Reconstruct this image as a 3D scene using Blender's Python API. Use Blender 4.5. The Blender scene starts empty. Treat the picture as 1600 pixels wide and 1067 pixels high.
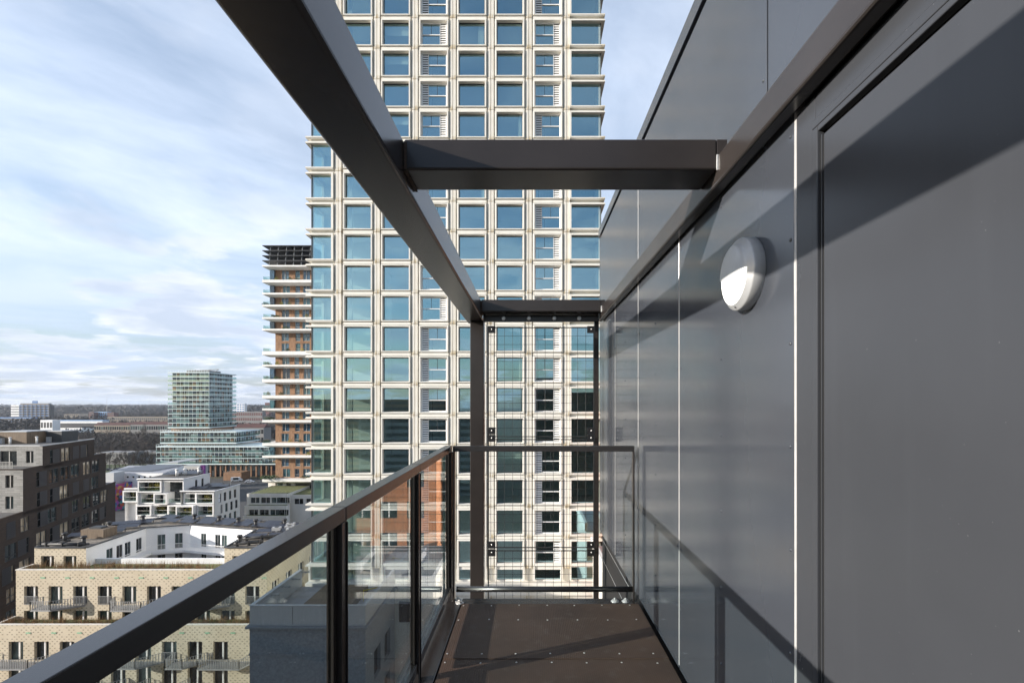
import bpy, math, random
from mathutils import Vector, Matrix
R = math.radians
rnd = random.Random(7)
scene = bpy.context.scene
COL = scene.collection

# ------------------------------------------------------------------ camera, light, exposure
ZC = 42.0                                   # eye height above the street (m)
F, CX, CY = 755.0, 829.5, 629.5             # focal length and vanishing point in photo pixels
cam = bpy.data.objects.new("camera", bpy.data.cameras.new("camera"))
COL.objects.link(cam)
cam.location = (0, 0, ZC)
cam.rotation_euler = (R(90), 0, 0)
cam.data.sensor_width = 36
cam.data.lens = F / 1600 * 36
cam.data.shift_x = -(CX - 800) / 1600
cam.data.shift_y = (CY - 533.5) / 1600
cam.data.clip_start = 0.05
cam.data.clip_end = 40000
scene.camera = cam

SUN_DIR = Vector((1.0, 0.39, -0.30)).normalized()      # the way the light travels
sun_el = math.asin(-SUN_DIR.z)
sun_az = math.atan2(-SUN_DIR.x, -SUN_DIR.y)            # from +Y towards +X
sl = bpy.data.lights.new("sun", 'SUN')
sl.energy = 5.0
sl.angle = R(0.5)
sl.color = (1.0, 0.93, 0.84)
so = bpy.data.objects.new("sun", sl)
COL.objects.link(so)
so.rotation_euler = SUN_DIR.to_track_quat('-Z', 'Y').to_euler()

scene.view_settings.view_transform = 'Standard'
scene.view_settings.look = 'None'
scene.view_settings.exposure = 0.62
scene.view_settings.gamma = 1
scene.cycles.max_bounces = 8
scene.cycles.transparent_max_bounces = 16
scene.cycles.sample_clamp_indirect = 6
scene.cycles.caustics_reflective = False
scene.cycles.caustics_refractive = False


def nn(nt, t, **kw):
    n = nt.nodes.new(t)
    for k, v in kw.items():
        setattr(n, k, v)
    return n


def mathn(nt, op, a, b=None, c=None):
    n = nn(nt, 'ShaderNodeMath', operation=op)
    for i, x in enumerate((a, b, c)):
        if x is None:
            continue
        if isinstance(x, (int, float)):
            n.inputs[i].default_value = x
        else:
            nt.links.new(x, n.inputs[i])
    return n.outputs[0]


def mixc(nt, fac, a, b, blend='MIX'):
    n = nn(nt, 'ShaderNodeMix', data_type='RGBA', blend_type=blend)
    for i, x in ((0, fac), (6, a), (7, b)):
        if isinstance(x, (int, float)):
            n.inputs[i].default_value = x
        elif isinstance(x, tuple):
            n.inputs[i].default_value = (*x[:3], 1)
        else:
            nt.links.new(x, n.inputs[i])
    return n.outputs[2]


def ramp(nt, fac, stops, interp='LINEAR'):
    n = nn(nt, 'ShaderNodeValToRGB')
    n.color_ramp.interpolation = interp
    el = n.color_ramp.elements
    while len(el) < len(stops):
        el.new(0.5)
    for e, (p, c) in zip(el, stops):
        e.position = p
        e.color = (*c, 1) if isinstance(c, tuple) else (c, c, c, 1)
    nt.links.new(fac, n.inputs[0])
    return n.outputs[0]


def noise(nt, vec, scale, detail=4, rough=0.55, dist=0.0):
    n = nn(nt, 'ShaderNodeTexNoise')
    n.inputs['Scale'].default_value = scale
    n.inputs['Detail'].default_value = detail
    n.inputs['Roughness'].default_value = rough
    n.inputs['Distortion'].default_value = dist
    nt.links.new(vec, n.inputs['Vector'])
    return n.outputs[0]


def build_world():
    w = bpy.data.worlds.new("World")
    scene.world = w
    w.use_nodes = True
    nt = w.node_tree
    nt.nodes.clear()
    out = nn(nt, 'ShaderNodeOutputWorld')
    bg = nn(nt, 'ShaderNodeBackground')
    sky = nn(nt, 'ShaderNodeTexSky', sky_type='NISHITA')
    sky.sun_disc = False
    sky.sun_elevation = sun_el
    sky.sun_rotation = sun_az
    sky.altitude = 50
    sky.air_density = 1.1
    sky.dust_density = 1.2
    sky.ozone_density = 1.5
    tc = nn(nt, 'ShaderNodeTexCoord')
    sep = nn(nt, 'ShaderNodeSeparateXYZ')
    nt.links.new(tc.outputs['Generated'], sep.inputs[0])
    zz = mathn(nt, 'MAXIMUM', sep.outputs[2], 0.0)
    den = mathn(nt, 'ADD', zz, 0.11)
    u = mathn(nt, 'DIVIDE', sep.outputs[0], den)
    v = mathn(nt, 'DIVIDE', sep.outputs[1], den)

    def comb(a, b, c=0.0):
        n = nn(nt, 'ShaderNodeCombineXYZ')
        for i, x in enumerate((a, b, c)):
            if isinstance(x, float):
                n.inputs[i].default_value = x
            else:
                nt.links.new(x, n.inputs[i])
        return n.outputs[0]
    # high thin veil, streaked
    ang = 0.5
    ur = mathn(nt, 'ADD', mathn(nt, 'MULTIPLY', u, math.cos(ang)), mathn(nt, 'MULTIPLY', v, math.sin(ang)))
    vr = mathn(nt, 'SUBTRACT', mathn(nt, 'MULTIPLY', v, math.cos(ang)), mathn(nt, 'MULTIPLY', u, math.sin(ang)))
    vec1 = comb(mathn(nt, 'MULTIPLY', ur, 0.85), mathn(nt, 'MULTIPLY', vr, 1.3), 3.1)
    veil = noise(nt, vec1, 0.75, 8, 0.62, 0.35)
    veilf = ramp(nt, veil, [(0.30, 0.22), (0.60, 1.0)])
    # low cumulus
    vec2 = comb(u, v, 9.7)
    cum = noise(nt, vec2, 1.5, 9, 0.55, 0.1)
    cumf = ramp(nt, cum, [(0.47, 0.0), (0.55, 1.0)])
    shade = noise(nt, comb(u, v, 9.85), 1.5, 6, 0.55, 0.15)
    lowonly = ramp(nt, sep.outputs[2], [(0.0, 1.0), (0.20, 0.95), (0.42, 0.12), (0.7, 0.35)])
    cumf = mathn(nt, 'MULTIPLY', cumf, lowonly)
    # veil set thick ahead, thin and deeper blue behind, to lower the ambient light
    veil_ahead = ramp(nt, mathn(nt, 'ADD', mathn(nt, 'MULTIPLY', sep.outputs[1], 0.5), 0.5), [(0.22, 0.10), (0.60, 1.0)])
    veilf = mathn(nt, 'MULTIPLY', veilf, veil_ahead)
    veilf = mathn(nt, 'MULTIPLY', veilf, ramp(nt, sep.outputs[2], [(0.0, 0.95), (0.55, 0.95), (0.85, 0.35)]))
    blue = mixc(nt, 1.0, sky.outputs[0], (1.45, 1.5, 1.6), 'MULTIPLY')
    c = mixc(nt, veilf, blue, (6.9, 7.9, 9.6))
    ccol = ramp(nt, shade, [(0.40, (8.6, 8.8, 9.3)), (0.62, (5.2, 5.9, 7.2))])
    # the lowest air is a duller grey blue
    c = mixc(nt, 1.0, c, ramp(nt, sep.outputs[2], [(0.0, (0.70, 0.735, 0.78)), (0.10, (0.80, 0.83, 0.87)), (0.24, (1.0, 1.0, 1.0))]), 'MULTIPLY')
    c = mixc(nt, mathn(nt, 'MULTIPLY', cumf, 0.8), c, ccol)
    nt.links.new(c, bg.inputs[0])
    bg.inputs[1].default_value = 0.085
    nt.links.new(bg.outputs[0], out.inputs[0])


build_world()

# ------------------------------------------------------------------ materials


def new_mat(name):
    m = bpy.data.materials.new(name)
    m.use_nodes = True
    nt = m.node_tree
    return m, nt, nt.nodes['Principled BSDF'], nt.nodes['Material Output']


def pos(nt):
    return nn(nt, 'ShaderNodeNewGeometry').outputs['Position']


def scaled(nt, vec, s):
    n = nn(nt, 'ShaderNodeVectorMath', operation='MULTIPLY')
    nt.links.new(vec, n.inputs[0])
    n.inputs[1].default_value = s
    return n.outputs[0]


def pmat(name, col, rough=0.6, metal=0.0, var=0.18, vs=3.0, stretch=(1, 1, 1), bump=0.0, bs=60.0, spec=0.5, rvar=0.0):
    m, nt, b, o = new_mat(name)
    p = scaled(nt, pos(nt), stretch)
    f = noise(nt, p, vs, 5)
    lo = tuple(max(0, c * (1 - var)) for c in col)
    hi = tuple(min(1, c * (1 + var)) for c in col)
    c = ramp(nt, f, [(0.3, lo), (0.7, hi)])
    nt.links.new(c, b.inputs['Base Color'])
    b.inputs['Roughness'].default_value = rough
    if rvar:
        f2 = noise(nt, p, vs * 3.3, 6)
        nt.links.new(ramp(nt, f2, [(0.3, rough - rvar), (0.7, rough + rvar)]), b.inputs['Roughness'])
    b.inputs['Metallic'].default_value = metal
    b.inputs['Specular IOR Level'].default_value = spec
    if bump:
        bn = nn(nt, 'ShaderNodeBump')
        bn.inputs['Strength'].default_value = bump
        bn.inputs['Distance'].default_value = 0.01
        nt.links.new(noise(nt, p, bs, 3), bn.inputs['Height'])
        nt.links.new(bn.outputs[0], b.inputs['Normal'])
    return m


def glass_mat(name, tint, base_reflect=0.06, ior=1.5, rough=0.0, mirror=(1, 1, 1)):
    """thin architectural glass: mirror part grows with the angle, the rest lets tinted light through"""
    m, nt, b, o = new_mat(name)
    nt.nodes.remove(b)
    tr = nn(nt, 'ShaderNodeBsdfTransparent')
    tr.inputs[0].default_value = (*tint, 1)
    gl = nn(nt, 'ShaderNodeBsdfGlossy')
    gl.inputs['Roughness'].default_value = rough
    gl.inputs[0].default_value = (*mirror, 1)
    lw = nn(nt, 'ShaderNodeLayerWeight')
    lw.inputs[0].default_value = 0.5
    r0 = ((ior - 1) / (ior + 1)) ** 2 + base_reflect
    fac = mathn(nt, 'ADD', mathn(nt, 'MULTIPLY', mathn(nt, 'POWER', lw.outputs['Facing'], 5.0), 1 - r0), r0)
    mx = nn(nt, 'ShaderNodeMixShader')
    nt.links.new(fac, mx.inputs[0])
    nt.links.new(tr.outputs[0], mx.inputs[1])
    nt.links.new(gl.outputs[0], mx.inputs[2])
    nt.links.new(mx.outputs[0], o.inputs[0])
    return m


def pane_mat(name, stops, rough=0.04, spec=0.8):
    """closed far window: dark room, painted sunlit room or curtain behind shiny glass, chosen per window"""
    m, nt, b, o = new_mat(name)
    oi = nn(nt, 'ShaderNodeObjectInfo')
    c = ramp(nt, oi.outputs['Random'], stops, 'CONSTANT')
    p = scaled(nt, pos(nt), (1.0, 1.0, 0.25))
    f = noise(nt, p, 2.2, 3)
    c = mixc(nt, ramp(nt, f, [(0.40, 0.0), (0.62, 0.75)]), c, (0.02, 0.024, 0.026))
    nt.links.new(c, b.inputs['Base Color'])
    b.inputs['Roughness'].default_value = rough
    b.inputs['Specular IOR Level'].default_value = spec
    return m


def cell_mat(name, du, dv, z0, stops, rough=0.4, soft=0.0):
    """facade infill of random panels in a grid"""
    m, nt, b, o = new_mat(name)
    s = nn(nt, 'ShaderNodeSeparateXYZ')
    nt.links.new(pos(nt), s.inputs[0])
    u = mathn(nt, 'FLOOR', mathn(nt, 'DIVIDE', mathn(nt, 'ADD', s.outputs[0], mathn(nt, 'MULTIPLY', s.outputs[1], 0.97)), du))
    v = mathn(nt, 'FLOOR', mathn(nt, 'DIVIDE', mathn(nt, 'SUBTRACT', s.outputs[2], z0), dv))
    cb = nn(nt, 'ShaderNodeCombineXYZ')
    nt.links.new(u, cb.inputs[0])
    nt.links.new(v, cb.inputs[1])
    wn = nn(nt, 'ShaderNodeTexWhiteNoise', noise_dimensions='2D')
    nt.links.new(cb.outputs[0], wn.inputs['Vector'])
    nt.links.new(ramp(nt, wn.outputs[0], stops, 'CONSTANT'), b.inputs['Base Color'])
    b.inputs['Roughness'].default_value = rough
    return m


def beige_brick():
    m, nt, b, o = new_mat("beige_brick")
    s = nn(nt, 'ShaderNodeSeparateXYZ')
    p = pos(nt)
    nt.links.new(p, s.inputs[0])
    u = mathn(nt, 'ADD', s.outputs[0], s.outputs[1])
    v = mathn(nt, 'DIVIDE', s.outputs[2], 0.27)
    row = mathn(nt, 'FLOOR', v)
    odd = mathn(nt, 'MODULO', row, 2.0)
    uu = mathn(nt, 'ADD', mathn(nt, 'DIVIDE', u, 0.56), mathn(nt, 'MULTIPLY', odd, 0.5))
    cell = nn(nt, 'ShaderNodeCombineXYZ')
    nt.links.new(mathn(nt, 'FLOOR', uu), cell.inputs[0])
    nt.links.new(row, cell.inputs[1])
    wn = nn(nt, 'ShaderNodeTexWhiteNoise', noise_dimensions='2D')
    nt.links.new(cell.outputs[0], wn.inputs['Vector'])
    fu = mathn(nt, 'ABSOLUTE', mathn(nt, 'SUBTRACT', mathn(nt, 'FRACT', uu), 0.5))
    fv = mathn(nt, 'ABSOLUTE', mathn(nt, 'SUBTRACT', mathn(nt, 'FRACT', v), 0.5))
    du = mathn(nt, 'LESS_THAN', fu, 0.17)
    dv = mathn(nt, 'LESS_THAN', fv, 0.22)
    on = mathn(nt, 'GREATER_THAN', wn.outputs[0], 0.18)
    dot = mathn(nt, 'MULTIPLY', mathn(nt, 'MULTIPLY', du, dv), on)
    big = noise(nt, p, 0.35, 5)
    fine = noise(nt, scaled(nt, p, (5, 5, 14)), 1.0, 2)
    c = ramp(nt, big, [(0.3, (0.53, 0.455, 0.335)), (0.7, (0.64, 0.565, 0.435))])
    c = mixc(nt, ramp(nt, fine, [(0.35, 0.0), (0.7, 0.35)]), c, (0.44, 0.37, 0.27))
    c = mixc(nt, mathn(nt, 'MULTIPLY', dot, 0.6), c, (0.12, 0.09, 0.06))
    nt.links.new(c, b.inputs['Base Color'])
    b.inputs['Roughness'].default_value = 0.85
    return m


def course_mat(name, lo, hi, mortar, bw, bh, rough=0.85):
    m, nt, b, o = new_mat(name)
    s = nn(nt, 'ShaderNodeSeparateXYZ')
    p = pos(nt)
    nt.links.new(p, s.inputs[0])
    cb = nn(nt, 'ShaderNodeCombineXYZ')
    nt.links.new(mathn(nt, 'ADD', s.outputs[0], s.outputs[1]), cb.inputs[0])
    nt.links.new(s.outputs[2], cb.inputs[1])
    br = nn(nt, 'ShaderNodeTexBrick')
    nt.links.new(cb.outputs[0], br.inputs['Vector'])
    br.inputs['Color1'].default_value = (*lo, 1)
    br.inputs['Color2'].default_value = (*hi, 1)
    br.inputs['Mortar'].default_value = (*mortar, 1)
    br.inputs['Scale'].default_value = 1
    br.inputs['Brick Width'].default_value = bw
    br.inputs['Row Height'].default_value = bh
    br.inputs['Mortar Size'].default_value = 0.012
    f = noise(nt, p, 0.5, 5)
    c = mixc(nt, 1.0, br.outputs[0], ramp(nt, f, [(0.3, 0.75), (0.7, 1.0)]), 'MULTIPLY')
    nt.links.new(c, b.inputs['Base Color'])
    b.inputs['Roughness'].default_value = rough
    return m


def precast_mat():
    m, nt, b, o = new_mat("cream_precast")
    p = pos(nt)
    s = nn(nt, 'ShaderNodeSeparateXYZ')
    nt.links.new(p, s.inputs[0])
    # brown run-off stains beside the vertical and horizontal panel joints
    u = mathn(nt, 'FRACT', mathn(nt, 'DIVIDE', mathn(nt, 'ADD', s.outputs[0], 17.59 + 3.861 * 40), 3.861))
    du = mathn(nt, 'ABSOLUTE', mathn(nt, 'SUBTRACT', u, 0.5))
    near = ramp(nt, du, [(0.05, 1.0), (0.17, 0.0)])
    v = mathn(nt, 'FRACT', mathn(nt, 'DIVIDE', mathn(nt, 'SUBTRACT', s.outputs[2], 78.37 - 3.105 * 20), 3.105))
    low = ramp(nt, v, [(0.82, 0.25), (0.90, 1.0), (0.97, 0.7)])
    f = noise(nt, scaled(nt, p, (7.0, 7.0, 0.5)), 1.0, 5, 0.6)
    g = noise(nt, p, 0.8, 5, 0.6)
    c = ramp(nt, g, [(0.3, (0.73, 0.705, 0.64)), (0.7, (0.80, 0.775, 0.71))])
    st = mathn(nt, 'MULTIPLY', mathn(nt, 'MULTIPLY', near, low), ramp(nt, f, [(0.36, 0.0), (0.60, 1.0)]))
    c = mixc(nt, st, c, (0.46, 0.36, 0.20))
    nt.links.new(c, b.inputs['Base Color'])
    b.inputs['Roughness'].default_value = 0.6
    return m


def cladding_mat(name, col, rough, spec=0.5):
    """powder coated sheet: faint vertical streaking, specks of dust, soft mirror at a glancing angle"""
    m, nt, b, o = new_mat(name)
    p = pos(nt)
    g = noise(nt, p, 1.4, 6, 0.6)
    st = noise(nt, scaled(nt, p, (9, 9, 0.5)), 1.6, 4)
    dust = noise(nt, p, 140, 2, 0.4)
    c = ramp(nt, g, [(0.3, tuple(x * 0.93 for x in col)), (0.7, tuple(x * 1.07 for x in col))])
    c = mixc(nt, ramp(nt, st, [(0.55, 0.0), (0.85, 0.16)]), c, tuple(x * 1.5 for x in col))
    c = mixc(nt, ramp(nt, dust, [(0.78, 0.0), (0.81, 0.22)]), c, (0.42, 0.42, 0.42))
    nt.links.new(c, b.inputs['Base Color'])
    r = mixc(nt, ramp(nt, g, [(0.25, 0.0), (0.75, 1.0)]), (rough - 0.03,) * 3, (rough + 0.04,) * 3)
    nt.links.new(r, b.inputs['Roughness'])
    b.inputs['Specular IOR Level'].default_value = spec
    bn = nn(nt, 'ShaderNodeBump')
    bn.inputs['Strength'].default_value = 0.03
    bn.inputs['Distance'].default_value = 0.002
    nt.links.new(noise(nt, scaled(nt, p, (1, 26, 1.2)), 1.0, 3), bn.inputs['Height'])
    nt.links.new(bn.outputs[0], b.inputs['Normal'])
    return m


def deck_mat():
    m, nt, b, o = new_mat("ribbed_brown_deck")
    p = pos(nt)
    s = nn(nt, 'ShaderNodeSeparateXYZ')
    nt.links.new(p, s.inputs[0])
    rib = mathn(nt, 'SINE', mathn(nt, 'MULTIPLY', s.outputs[0], 2 * math.pi / 0.0125))
    rib2 = mathn(nt, 'SINE', mathn(nt, 'MULTIPLY', s.outputs[1], 2 * math.pi / 0.02))
    g = noise(nt, p, 2.2, 6, 0.62)
    g2 = noise(nt, p, 14, 4, 0.6)
    c = ramp(nt, g, [(0.3, (0.054, 0.033, 0.023)), (0.7, (0.096, 0.057, 0.038))])
    c = mixc(nt, ramp(nt, g2, [(0.55, 0.0), (0.8, 0.5)]), c, (0.13, 0.105, 0.085))
    c = mixc(nt, ramp(nt, rib, [(0.2, 0.0), (0.9, 0.28)]), c, (0.035, 0.026, 0.022))
    nt.links.new(c, b.inputs['Base Color'])
    b.inputs['Roughness'].default_value = 0.62
    bn = nn(nt, 'ShaderNodeBump')
    bn.inputs['Strength'].default_value = 0.3
    bn.inputs['Distance'].default_value = 0.0012
    nt.links.new(rib, bn.inputs['Height'])
    nt.links.new(bn.outputs[0], b.inputs['Normal'])
    return m


def emit_mat(name, col, s):
    m, nt, b, o = new_mat(name)
    b.inputs['Base Color'].default_value = (0.8, 0.8, 0.76, 1)
    b.inputs['Emission Color'].default_value = (*col, 1)
    b.inputs['Emission Strength'].default_value = s
    b.inputs['Roughness'].default_value = 0.35
    return m


def mural_mat():
    m, nt, b, o = new_mat("mural_paint")
    v = nn(nt, 'ShaderNodeTexVoronoi')
    nt.links.new(pos(nt), v.inputs['Vector'])
    v.inputs['Scale'].default_value = 0.9
    s = nn(nt, 'ShaderNodeSeparateXYZ')
    nt.links.new(v.outputs['Color'], s.inputs[0])
    c = ramp(nt, s.outputs[0], [(0, (0.35, 0.03, 0.16)), (0.2, (0.03, 0.10, 0.32)), (0.36, (0.42, 0.08, 0.03)), (0.5, (0.02, 0.02, 0.03)),
                                (0.66, (0.05, 0.28, 0.30)), (0.78, (0.5, 0.3, 0.05)), (0.86, (0.25, 0.05, 0.3))], 'CONSTANT')
    nt.links.new(c, b.inputs['Base Color'])
    return m


def ground_mat():
    m, nt, b, o = new_mat("far_ground")
    p = pos(nt)
    g = noise(nt, p, 0.012, 8, 0.65)
    c = ramp(nt, g, [(0.35, (0.045, 0.040, 0.030)), (0.5, (0.065, 0.058, 0.042)), (0.62, (0.055, 0.062, 0.030)), (0.75, (0.10, 0.085, 0.065))])
    nt.links.new(c, b.inputs['Base Color'])
    b.inputs['Roughness'].default_value = 0.95
    return m


M = {}
M['steel'] = pmat("bronze_grey_steel", (0.032, 0.027, 0.025), 0.24, 0.0, 0.20, 2.5, (1, 1, 1), 0.02, 350, 0.40)
M['rail'] = pmat("dark_rail_paint", (0.026, 0.024, 0.024), 0.27, 0.0, 0.10, 2, (1, 1, 1), 0.04, 400, 0.75)
M['black'] = pmat("black_metal", (0.012, 0.012, 0.013), 0.45, 0, 0.2, 8)
M['wire'] = pmat("dark_wire", (0.02, 0.02, 0.02), 0.5, 0, 0.1, 8)
M['rust'] = pmat("weld_rust", (0.06, 0.035, 0.02), 0.7, 0, 0.4, 60)
M['alu'] = pmat("bare_aluminium", (0.50, 0.49, 0.48), 0.5, 0.15, 0.1, 20)
M['zinc'] = pmat("zinc_bolt", (0.72, 0.71, 0.69), 0.35, 0.6, 0.15, 90)
M['clad'] = cladding_mat("slate_grey_cladding", (0.050, 0.056, 0.068), 0.14, 0.75)
M['cladu'] = cladding_mat("slate_grey_cladding_upper", (0.048, 0.054, 0.066), 0.17, 0.65)
M['door'] = cladding_mat("slate_grey_door", (0.047, 0.050, 0.057), 0.25, 0.25)
M['gasket'] = pmat("black_gasket", (0.008, 0.008, 0.008), 0.8, 0, 0.1, 9)
M['deck'] = deck_mat()
M['lampgrey'] = pmat("lamp_grey", (0.43, 0.44, 0.45), 0.34, 0.2, 0.06, 20, bump=0.03, bs=250)
M['lens'] = emit_mat("lit_lens", (1.0, 0.97, 0.90), 1.5)
M['railglass'] = glass_mat("railing_glass", (0.85, 0.90, 0.90), 0.025, 1.5)
M['towerglass'] = glass_mat("tinted_tower_glass", (0.90, 0.97, 0.93), 0.27, 1.6, 0.0, (0.60, 0.88, 1.0))
M['clearglass'] = glass_mat("clear_balustrade_glass", (0.80, 0.88, 0.86), 0.04, 1.45)
M['precast'] = precast_mat()
M['white'] = pmat("white_paint", (0.78, 0.77, 0.75), 0.5, 0, 0.05, 1.5)
M['room'] = pmat("room_plaster", (0.74, 0.75, 0.72), 0.8, 0, 0.05, 0.5)
M['beige'] = beige_brick()
M['whitewall'] = pmat("white_render", (0.80, 0.80, 0.80), 0.7, 0, 0.06, 0.5, (1, 1, 0.3))
M['greyrender'] = pmat("blue_grey_render", (0.20, 0.225, 0.25), 0.85, 0, 0.22, 6, bump=0.2, bs=12)
M['lightmetal'] = pmat("pale_grey_louvre", (0.44, 0.45, 0.46), 0.5, 0.2, 0.08, 1.5, (14, 14, 0.4))
M['gravel'] = pmat("roof_gravel", (0.20, 0.175, 0.145), 0.95, 0, 0.5, 3.0)
M['membrane'] = pmat("roof_membrane", (0.12, 0.115, 0.11), 0.8, 0, 0.25, 0.6)
M['palemembrane'] = pmat("pale_roof_sheet", (0.36, 0.36, 0.38), 0.6, 0, 0.2, 0.6)
M['solar'] = pmat("solar_cells", (0.018, 0.020, 0.032), 0.38, 0, 0.2, 0.8, spec=0.6)
M['pvframe'] = pmat("solar_frame", (0.16, 0.165, 0.18), 0.4, 0.5, 0.1, 2)
M['ductblack'] = pmat("black_duct", (0.022, 0.022, 0.024), 0.55, 0, 0.2, 3)
M['timber'] = pmat("weathered_timber", (0.17, 0.125, 0.085), 0.8, 0, 0.3, 1.4, (6, 6, 0.5))
M['darkbrick'] = course_mat("dark_brown_brick", (0.036, 0.022, 0.015), (0.056, 0.035, 0.024), (0.034, 0.026, 0.021), 0.44, 0.13)
M['greybrick'] = course_mat("pale_grey_brick", (0.26, 0.255, 0.24), (0.36, 0.35, 0.33), (0.16, 0.155, 0.15), 0.9, 0.26)
M['slatepanel'] = pmat("dark_slate_panel", (0.017, 0.018, 0.024), 0.45, 0, 0.2, 2.0, (1, 1, 5))
M['redbrick'] = course_mat("brown_timber_brick", (0.25, 0.135, 0.072), (0.36, 0.205, 0.115), (0.22, 0.14, 0.09), 0.35, 0.9)
M['orangebrick'] = course_mat("orange_brick", (0.60, 0.235, 0.10), (0.70, 0.29, 0.13), (0.52, 0.30, 0.18), 0.4, 0.14)
M['slab'] = pmat("white_concrete_slab", (0.82, 0.80, 0.76), 0.7, 0, 0.08, 0.6, (1, 1, 0.4))
M['creamwall'] = pmat("cream_wall", (0.70, 0.67, 0.61), 0.75, 0, 0.08, 0.4, (1, 1, 0.4))
M['mintslab'] = pmat("mint_white_slab", (0.64, 0.73, 0.73), 0.4, 0, 0.06, 0.4)
M['mintglass'] = glass_mat("mint_screen_glass", (0.62, 0.78, 0.76), 0.12, 1.5)
M['mintcells'] = cell_mat("mint_tower_infill", 1.9, 3.05, 0, [(0, (0.02, 0.025, 0.03)), (0.22, (0.28, 0.16, 0.09)), (0.35, (0.24, 0.33, 0.34)), (0.64, (0.03, 0.06, 0.10)),
                                                           (0.74, (0.36, 0.40, 0.38)), (0.90, (0.05, 0.05, 0.05))])
M['bronzefin'] = pmat("orange_brown_timber_column", (0.22, 0.115, 0.055), 0.6, 0, 0.2, 0.5)
M['pane'] = pane_mat("dark_window_pane", [(0, (0.012, 0.016, 0.018)), (0.35, (0.05, 0.085, 0.08)), (0.55, (0.02, 0.03, 0.035)), (0.74, (0.10, 0.15, 0.14)), (0.88, (0.03, 0.025, 0.02))])
M['deepglass'] = pmat("terrace_glazing", (0.03, 0.036, 0.036), 0.06, 0, 0.6, 0.9, spec=0.8)
M['panewarm'] = pane_mat("sunlit_window_pane", [(0, (0.012, 0.014, 0.016)), (0.34, (0.03, 0.045, 0.05)), (0.46, (0.50, 0.40, 0.28)), (0.70, (0.02, 0.03, 0.035)), (0.84, (0.05, 0.075, 0.08))], 0.03, 0.9)  # the tan step paints sunlit interiors into the pane colour
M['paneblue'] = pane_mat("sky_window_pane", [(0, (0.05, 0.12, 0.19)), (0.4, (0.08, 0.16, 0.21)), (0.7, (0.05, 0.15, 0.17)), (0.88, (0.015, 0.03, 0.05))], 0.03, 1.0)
M['frame'] = pmat("dark_window_frame", (0.045, 0.048, 0.052), 0.5, 0, 0.1, 3)
M['palegreyframe'] = pmat("pale_window_frame", (0.50, 0.48, 0.44), 0.5, 0, 0.1, 3)
M['galv'] = pmat("galvanised_bars", (0.34, 0.345, 0.35), 0.45, 0.3, 0.12, 3)
M['ground'] = ground_mat()
M['paving'] = pmat("paving", (0.21, 0.185, 0.16), 0.9, 0, 0.3, 0.5)
M['asphalt'] = pmat("asphalt", (0.055, 0.055, 0.055), 0.9, 0, 0.25, 0.4)
M['grass'] = pmat("grass", (0.055, 0.075, 0.022), 0.95, 0, 0.4, 0.4)
M['sedum'] = pmat("sedum_mat", (0.13, 0.14, 0.05), 0.95, 0, 0.5, 1.8)
M['drygrass'] = pmat("dry_grass", (0.24, 0.145, 0.065), 0.9, 0, 0.4, 2.0)
M['leaf'] = pmat("green_leaf", (0.055, 0.085, 0.022), 0.7, 0, 0.5, 2.5)
M['yellowleaf'] = pmat("yellow_leaf", (0.25, 0.22, 0.04), 0.7, 0, 0.5, 2.5)
M['bark'] = pmat("bark", (0.060, 0.048, 0.038), 0.95, 0, 0.3, 2)
M['twig'] = pmat("winter_twigs", (0.058, 0.044, 0.034), 0.95, 0, 0.3, 0.08)
M['scrub'] = pmat("olive_scrub", (0.062, 0.060, 0.030), 0.95, 0, 0.45, 0.05)
M['woods'] = pmat("far_winter_wood", (0.046, 0.038, 0.033), 0.95, 0, 0.45, 0.02)
M['blue'] = pmat("blue_panels", (0.045, 0.15, 0.36), 0.5, 0, 0.15, 0.1)
M['paleblue'] = pmat("pale_blue_roof", (0.22, 0.38, 0.60), 0.5, 0, 0.1, 0.1)
M['redroof'] = pmat("red_roof_tiles", (0.085, 0.036, 0.03), 0.85, 0, 0.25, 0.2)
M['greywall'] = pmat("far_grey_wall", (0.22, 0.215, 0.21), 0.8, 0, 0.12, 0.1)
M['tanwall'] = pmat("far_tan_wall", (0.24, 0.20, 0.155), 0.8, 0, 0.12, 0.1)
M['maroon'] = pmat("far_maroon_wall", (0.13, 0.055, 0.05), 0.8, 0, 0.15, 0.1)
M['mural'] = mural_mat()
M['magenta'] = pmat("purple_panel", (0.24, 0.03, 0.26), 0.5, 0, 0.1, 1)
M['carwhite'] = pmat("car_white", (0.75, 0.75, 0.76), 0.25, 0, 0.03, 1)
M['cardark'] = pmat("car_dark", (0.03, 0.035, 0.05), 0.25, 0, 0.1, 1)
M['tyre'] = pmat("tyre_rubber", (0.012, 0.012, 0.012), 0.8, 0, 0.1, 5)
M['palegreen'] = pmat("pale_green_box", (0.25, 0.46, 0.30), 0.6, 0, 0.1, 2)
M['yellow'] = pmat("yellow_paint", (0.55, 0.42, 0.03), 0.5, 0, 0.1, 2)
M['orangepanel'] = pmat("orange_panel", (0.62, 0.30, 0.09), 0.6, 0, 0.1, 2)

# ------------------------------------------------------------------ mesh helpers


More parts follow.
